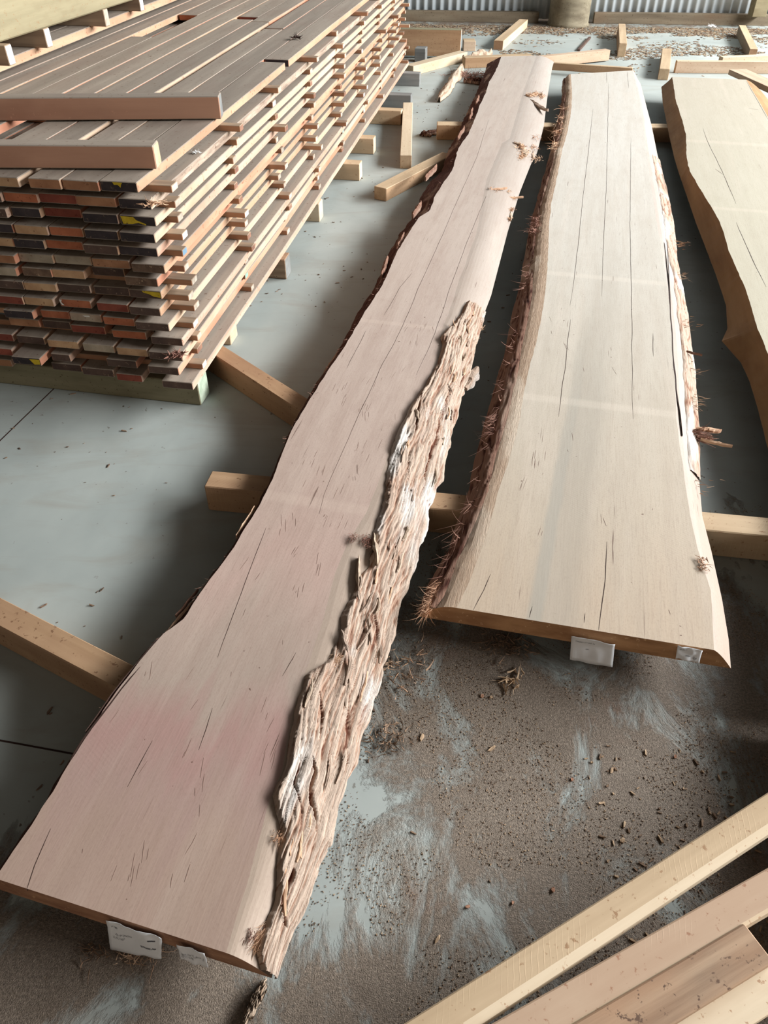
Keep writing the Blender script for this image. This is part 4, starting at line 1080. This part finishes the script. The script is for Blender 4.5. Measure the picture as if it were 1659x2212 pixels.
# ------------------------------------------------------------ loose timbers on the floor
def loose(lab, e0, e1, w, h, mats, side=-1, group=None, z=None):
    return beam('timber_offcut', P(*e0, h if z is None else z), P(*e1, h if z is None else z), w, h, mats, lab, 'timber', group, side)


P_ = [M['pine'], M['bearer'], M['pine']]; PP = [M['pine_pale'], M['pine_pale'], M['pine']]
loose('pale offcut pointing away from the camera beside the big stack', (864, 335), (871, 221), .075, .085, [M['pine_pale'], M['bearer'], M['pine']])
loose('angled pale offcut with a ledge, lying between the big stack and the pinkish slab', (808, 402), (955, 328), .085, .075, P_, side=-1)
loose('pale square offcut lying on the floor towards the round post', (1067, 87), (1122, 41), .10, .085, [M['pine'], M['pine_pale'], M['bearer']])
loose('narrow offcut pointing at the wall, right of the round post', (1338, 93), (1336, 51), .075, .12, [M['pine'], M['bearer'], M['pine']])
loose('short offcut standing alone in front of the long plank', (1425, 148), (1431, 104), .09, .09, [M['pine'], M['bearer'], M['pine']])
loose('short offcut lying near the wall at the upper right', (1620, 105), (1596, 54), .075, .10, [M['pine'], M['sill'], M['bearer']])
beam('plank', P(1463, 132, .10), P(1760, 134, .10), .05, .10, [M['pine_pale'], M['pine_pink'], M['pine']], 'pinkish knotty plank on edge behind the cream slab', 'plank', side=1)
beam('plank', P(1562, 124, .10), P(1760, 116, .10), .07, .06, M['pine_pale'], 'cream plank just behind the pinkish knotty plank', 'plank', side=1)
beam('plank', P(1575, 150, .13), P(1720, 215, .13), .16, .04, M['pine_pink'], 'pinkish plank lying slantwise behind the cream slab corner', 'plank', side=1)
beam('plank', P(893, 143, .08), P(1010, 112, .08), .10, .08, [M['pine_pale']] * 3, 'cream-faced plank running from the far end of the big stack', 'plank', side=1)
beam('plank', P(1005, 125, .09), P(1150, 119, .09), .09, .09, [M['pine'], M['bearer'], M['pine']], 'brown plank behind the loose bark at the far end of the pinkish slab', 'plank', side=1)
beam('plank', P(1166, 124, .10), P(1319, 108, .10), .08, .09, [M['pine_pink'], M['pine_pink'], M['pine']], 'dull pinkish plank lying behind the far ends of the slabs', 'plank', side=1)
beam('plank', P(1185, 135, .09), P(1367, 147, .09), .04, .06, [M['pine'], M['bearer'], M['pine']], 'thin plank with a yellowish edge just behind the middle slab', 'plank', side=1)
beam('heavy_plank', P(840, 62, .25), P(997, 65, .25), .10, .23, [M['treated'], M['bearer'], M['st_end'][3]], 'tall brown plank on edge with a white end, beyond the big stack', 'plank', side=1)
beam('timber_offcut', P(1002, 89, .09), P(1028, 89, .09), .15, .09, [M['pine'], M['pine_pink'], M['pine_pink']], 'small pinkish block beside the white-ended plank', 'block', side=1)
beam('timber_offcut', P(896, 104, .12), P(919, 105, .12), .12, .12, [M['grey_block']] * 3, 'small grey block against the foot of the white-ended plank', 'block', side=1)
beam('stick', P(1250, 106, .02), P(1274, 79, .02), .03, .02, M['end']['dark'], 'dark stick lying on the floor behind the slabs', 'stick', side=0)


# loose bark between the stack and the pinkish slab
def bark_piece(name, e0, e1, w, h, lab, seed, mt='bark_dark'):
    A, B = P(*e0, 0), P(*e1, 0); d = B - A; L = d.length; n, m = 36, 10; vs, fs, rid = [], [], []
    for i in range(n + 1):
        f = i / n
        for j in range(m + 1):
            g = j / m * 2 - 1; ww = w / 2 * (.7 + .5 * nz(f * 5, seed, 1)) * min(1, .35 + 4 * f, .35 + 4 * (1 - f))
            vs.append((f * L + .02 * nz(g * 4, f * 9, seed), g * ww, .012 + h * (1 - g * g) * (.8 + .4 * nz(f * 3, seed, 8)) + .010 * nz(f * 22, g * 6, seed)))
            rid.append(.5 + .8 * nz(f * 8, g * 9, seed))
    N = len(vs); vs += [(x, y, max(.001, z - .011)) for x, y, z in vs]
    for i in range(n):
        for j in range(m):
            q = i * (m + 1) + j; fs.append((q, q + m + 1, q + m + 2, q + 1)); q += N; fs.append((q + 1, q + m + 2, q + m + 1, q))
    for i in range(n):
        for j in (0, m): q = i * (m + 1) + j; fs.append((q, q + N, q + N + m + 1, q + m + 1))
    for j in range(m):
        for i in (0, n): q = i * (m + 1) + j; fs.append((q, q + 1, q + 1 + N, q + N))
    o = mesh_obj(name, vs, fs, M[mt], None, (A.x, A.y, 0), math.atan2(d.y, d.x), smooth=True); fix_normals(o)
    at = o.data.attributes.new('ridge', 'FLOAT', 'POINT'); at.data.foreach_set('value', [max(0, min(1, r)) for r in rid * 2])
    return tag(o, lab, 'bark', 'loose bark pieces beside the far end of the pinkish slab')


bark_piece('bark_piece', (948, 222), (998, 150), .12, .05, 'long curved strip of bark leaning between the big stack and the pinkish slab', 1, 'sandy')
bark_piece('bark_piece', (1003, 178), (1042, 182), .12, .04, 'dark ragged bark piece touching the far end of the pinkish slab', 2)
bark_piece('bark_piece', (1000, 140), (1060, 128), .14, .10, 'reddish shaggy bark heap behind the far end of the pinkish slab', 3, 'sandy')
bark_piece('bark_piece', (910, 295), (944, 288), .10, .02, 'small dark bark scrap beside the square end of the far bearer', 4)


def strands(name, center, n, ln, rad, mat, lab, cat, seed, spread):
    c = P(*center, 0); o = tuft(None, [(0, 0, .006)], n, ln, rad, mat, name, spread, None, 1.1, seed=seed)
    o.location = c
    for v in o.data.vertices: v.co.z = max(.001, abs(v.co.z))
    return tag(o, lab, cat)


strands('bark_shreds', (305, 2070), 60, .028, .0009, M['fibre'], 'nest of curly bark shreds on the floor under the large paper tag', 'bark', 71, .022)
strands('bark_shreds', (1015, 165), 200, .10, .0022, M['fibre_red'], 'tangle of bark shreds on the floor by the far end of the pinkish slab', 'bark', 72, .09)
strands('bark_shreds', (1095, 1395), 90, .03, .002, M['chip'][1], 'small pile of chips and shreds in front of the middle slab', 'bark', 73, .035)
strands('bark_shreds', (1110, 1470), 22, .035, .003, M['chip'][0], 'pale splintered chips on the floor in front of the middle slab', 'wood chips', 74, .02)
strands('bark_shreds', (850, 1450), 70, .035, .0016, M['fibre'], 'scattered shreds on the floor at the right foot of the bark edge', 'bark', 75, .05)
strands('bark_shreds', (840, 1600), 80, .03, .0018, M['chip'][1], 'dark clump of shreds on the bluish floor right of the bark edge', 'bark', 76, .03)
strands('bark_shreds', (205, 2060), 30, .028, .0016, M['chip'][1], 'coarse splinters on the floor left of the curly shreds', 'bark', 77, .02)


# ------------------------------------------------------------ litter
def litter(name, n, pick, size, mats, lab, cat, seed, flat=.35, asp=(1, 5)):
    rnd = random.Random(seed); vs, fs, mi = [], [], []
    for _ in range(n):
        q = pick(rnd)
        if not q: continue
        x, y, k = q; s = size * rnd.uniform(.35, 1.3) * k; a = rnd.random() * 6.28; ar = rnd.uniform(*asp)
        lx, ly, lz = s * ar / 2, s / 2, s * flat; ti = rnd.uniform(-.5, .5) * .5
        ca, sa = math.cos(a), math.sin(a); b0 = len(vs)
        for (px, py, pz) in ((-1, -.6, 0), (-.3, -1, 0), (1, -.5, 0), (.8, .6, 0), (-.6, 1, 0)):
            for up in (0, 1):
                X, Y = px * lx * rnd.uniform(.8, 1.1), py * ly
                vs.append((x + X * ca - Y * sa, y + X * sa + Y * ca, .0004 + up * lz * 2 * rnd.uniform(.5, 1) + max(0, X * ti)))
        t = [b0 + 2 * i + 1 for i in range(5)]; fs.append(tuple(t)); m = rnd.choices(range(len(mats)), [5, 5, 3, .6][:len(mats)])[0]; mi.append(m)
        for i in range(5):
            a_, b_ = b0 + 2 * i, b0 + 2 * ((i + 1) % 5); fs.append((a_, b_, b_ + 1, a_ + 1)); mi.append(m)
    o = mesh_obj(name, vs, fs, mats, None, midx=mi)
    return tag(o, lab, cat, kind='stuff')


def pick_near(r):
    x, y = r.uniform(-.35, 1.9), r.uniform(.05, 2.0)
    if nz(x * 3, y * 3, 4, 4) < -0.1 + (.35 if y > 1.5 else 0): return None
    return x, y, 1


def pick_leaf(r):
    x = r.uniform(-.5, 5.6); t = abs(r.gauss(0, .42)); y = 10.72 - .075 * (x - .4) - t
    if y < 8.3: return None
    if t > .35 and nz(x * 1.2, y * 2.2, 2, 3) < .05: return None
    return x, y, 1


litter('sawdust_chips', 70000, pick_near, .0016, [M['chip'][0], M['chip'][1], M['chip'][2]], 'fine brown sawdust and chips strewn over the floor in front of the middle slab', 'sawdust', 1, .35, (1, 2.6))
litter('leaf_litter', 14000, pick_leaf, .015, M['leaf'], 'dry leaves and bark litter along the foot of the iron wall', 'leaf litter', 2, .12, (1, 4))
litter('leaf_litter', 4200, lambda r: (lambda x, y: (x, y, 1) if nz(x * 1.1, y * 1.6, 6, 3) > .02 else None)(r.uniform(1.2, 4.2), r.gauss(9.0, .32)), .014, M['leaf'], 'drift of leaf litter on the floor between the round post and the slabs', 'leaf litter', 3, .12, (1, 4))
litter('floor_specks', 1300, lambda r: (lambda x, y: (x, y, 1) if nz(x * 1.3, y * 1.3, 8, 3) > -.05 else None)(r.uniform(-1.6, 1.0), r.uniform(.6, 7.5)), .0042, [M['chip'][1], M['chip'][2]], 'dark specks of bark scattered on the bare concrete between stack and slab', 'debris', 4)
litter('bark_crumbs', 700, lambda r: (lambda x, y: (x, y, 1))(r.uniform(.45, 1.9), r.uniform(.35, 1.0)), .004, [M['chip'][0], M['chip'][1]], 'crumbs of bark and dust on the floor between the lower right timbers', 'debris', 5)

chips = [(1110, 1468, .030, 0, 'pale splinter lying in front of the middle slab, left of its paper tag'), (1042, 1503, .014, 3, 'small reddish peg-shaped chip, left one of a pair in front of the middle slab'),
         (1061, 1505, .013, 0, 'small pale peg-shaped chip, right one of a pair in front of the middle slab'), (1062, 1617, .030, 0, 'thin pale splinter on the dirt in the middle of the lower right floor'),
         (1322, 1664, .026, 0, 'forked pale splinter on the dirt right of centre'), (1236, 1683, .013, 3, 'red-brown chip on the dirt, nearest the centre of the lower right floor'),
         (1459, 1634, .013, 3, 'orange-brown chip on the dirt towards the right'), (1345, 1815, .016, 0, 'cream pebble-like chip beside the bluish bare patch of floor'),
         (1195, 1922, .015, 3, 'reddish chip on the bluish scrape near the long lower right timber'), (1108, 1919 + 30, .011, 3, 'tiny red chip on dirt near the lower bluish scrape'),
         (912, 1592, .030, 0, 'yellowish forked splinter on bluish floor right of the bark edge'), (945, 2028, .024, 0, 'white splinter on the dark dirt at the bottom centre'),
         (1010, 1958, .012, 3, 'orange crumb on the dirt left of the lower bluish scrape'), (799, 1540, .014, 0, 'pale crumb at the right foot of the bark edge')]
for q, (x, y, s, m, lab) in enumerate(chips):
    p = P(x, y, .003); cr_ = random.Random(q + 3); L_ = s * .9; w_ = s * (.28 if s > .02 else .62); n_ = 9; vs = []
    for z in (0.0004, w_ * .35):
        for i in range(n_): a = 6.283 * i / n_; r_ = cr_.uniform(.62, 1.05); vs.append((math.cos(a) * L_ / 2 * r_, math.sin(a) * w_ / 2 * r_, z * cr_.uniform(.7, 1.4)))
    fs = [tuple(range(n_))[::-1], tuple(range(n_, 2 * n_))] + [(i, (i + 1) % n_, n_ + (i + 1) % n_, n_ + i) for i in range(n_)]
    o = mesh_obj('wood_chip', vs, fs, M['chip'][m], None, (p.x, p.y, .0004), cr_.uniform(.2, 1.4)); fix_normals(o)
    tag(o, lab, 'wood chip', 'single chips on the dirt floor')

# floor joints sawn in the slab
for q, (e0, e1) in enumerate([((-900, 1820), (121, 835)), ((-700, 1470), (330, 1660)), ((-30, 20), (-20, 60))][:2]):
    a, b = P(*e0, .0006), P(*e1, .0006); d = (b - a); n = Vector((-d.y, d.x, 0)).normalized() * .0022
    o = mesh_obj('trim_%d' % (q + 1), [a + n, a - n, b - n, b + n, a + n - Vector((0, 0, .004)), a - n - Vector((0, 0, .004)), b - n - Vector((0, 0, .004)), b + n - Vector((0, 0, .004))],
                 [(0, 1, 2, 3), (0, 4, 5, 1), (1, 5, 6, 2), (2, 6, 7, 3), (3, 7, 4, 0)], M['crack'])
    tag(o, kind='structure')
# small things on the stack and wall
def fluff(px, z, s, lab, mat='bird', seed=1):
    o = tuft(None, [(0, 0, s * .25)], 60, s, s * .09, M[mat], 'fluff', s * .4, None, .9, seed=seed); o.location = P(*px, z)
    for v in o.data.vertices: v.co.z = abs(v.co.z)
    return tag(o, lab, 'fluff')


fluff((424, 331), zt[1] + .001, .014, 'bit of white fluff on the second layer edge board of the big stack')
fluff((640, 84), zt[0] + .002, .028, 'dark clump of debris in the gap of the top boards of the big stack', 'crack', 5)
fluff((335, 445), zt[1] + .001, .03, 'clump of sawdust and dust on the corner of the second layer of the big stack', 'fibre', 7)
fluff((385, 770), zt[11] + .001, .035, 'dark dusty clump on the corner of the twelfth layer of the big stack', 'fibre_red', 8)
bark_piece('bark_splinter', (533, 2205), (572, 2128), .022, .006, 'long splinter of bark on the floor under the near corner of the pinkish slab', 9, 'sandy')
fluff((1537, 59), .01, .05, 'white scrap lying in the leaf litter at the foot of the wall', 'bird', 6)
for me in bpy.data.meshes:          # bark colouring needs its relief value on every bark piece
    if any(m and m.name in ('shaggy_bark', 'dark_red_bark', 'rough_cambium') for m in me.materials) and 'ridge' not in me.attributes:
        at = me.attributes.new('ridge', 'FLOAT', 'POINT'); at.data.foreach_set('value', [.30 if me.name.startswith('sawn_body') else .62] * len(me.vertices))
# the few strands thrown wide of a tuft are dropped
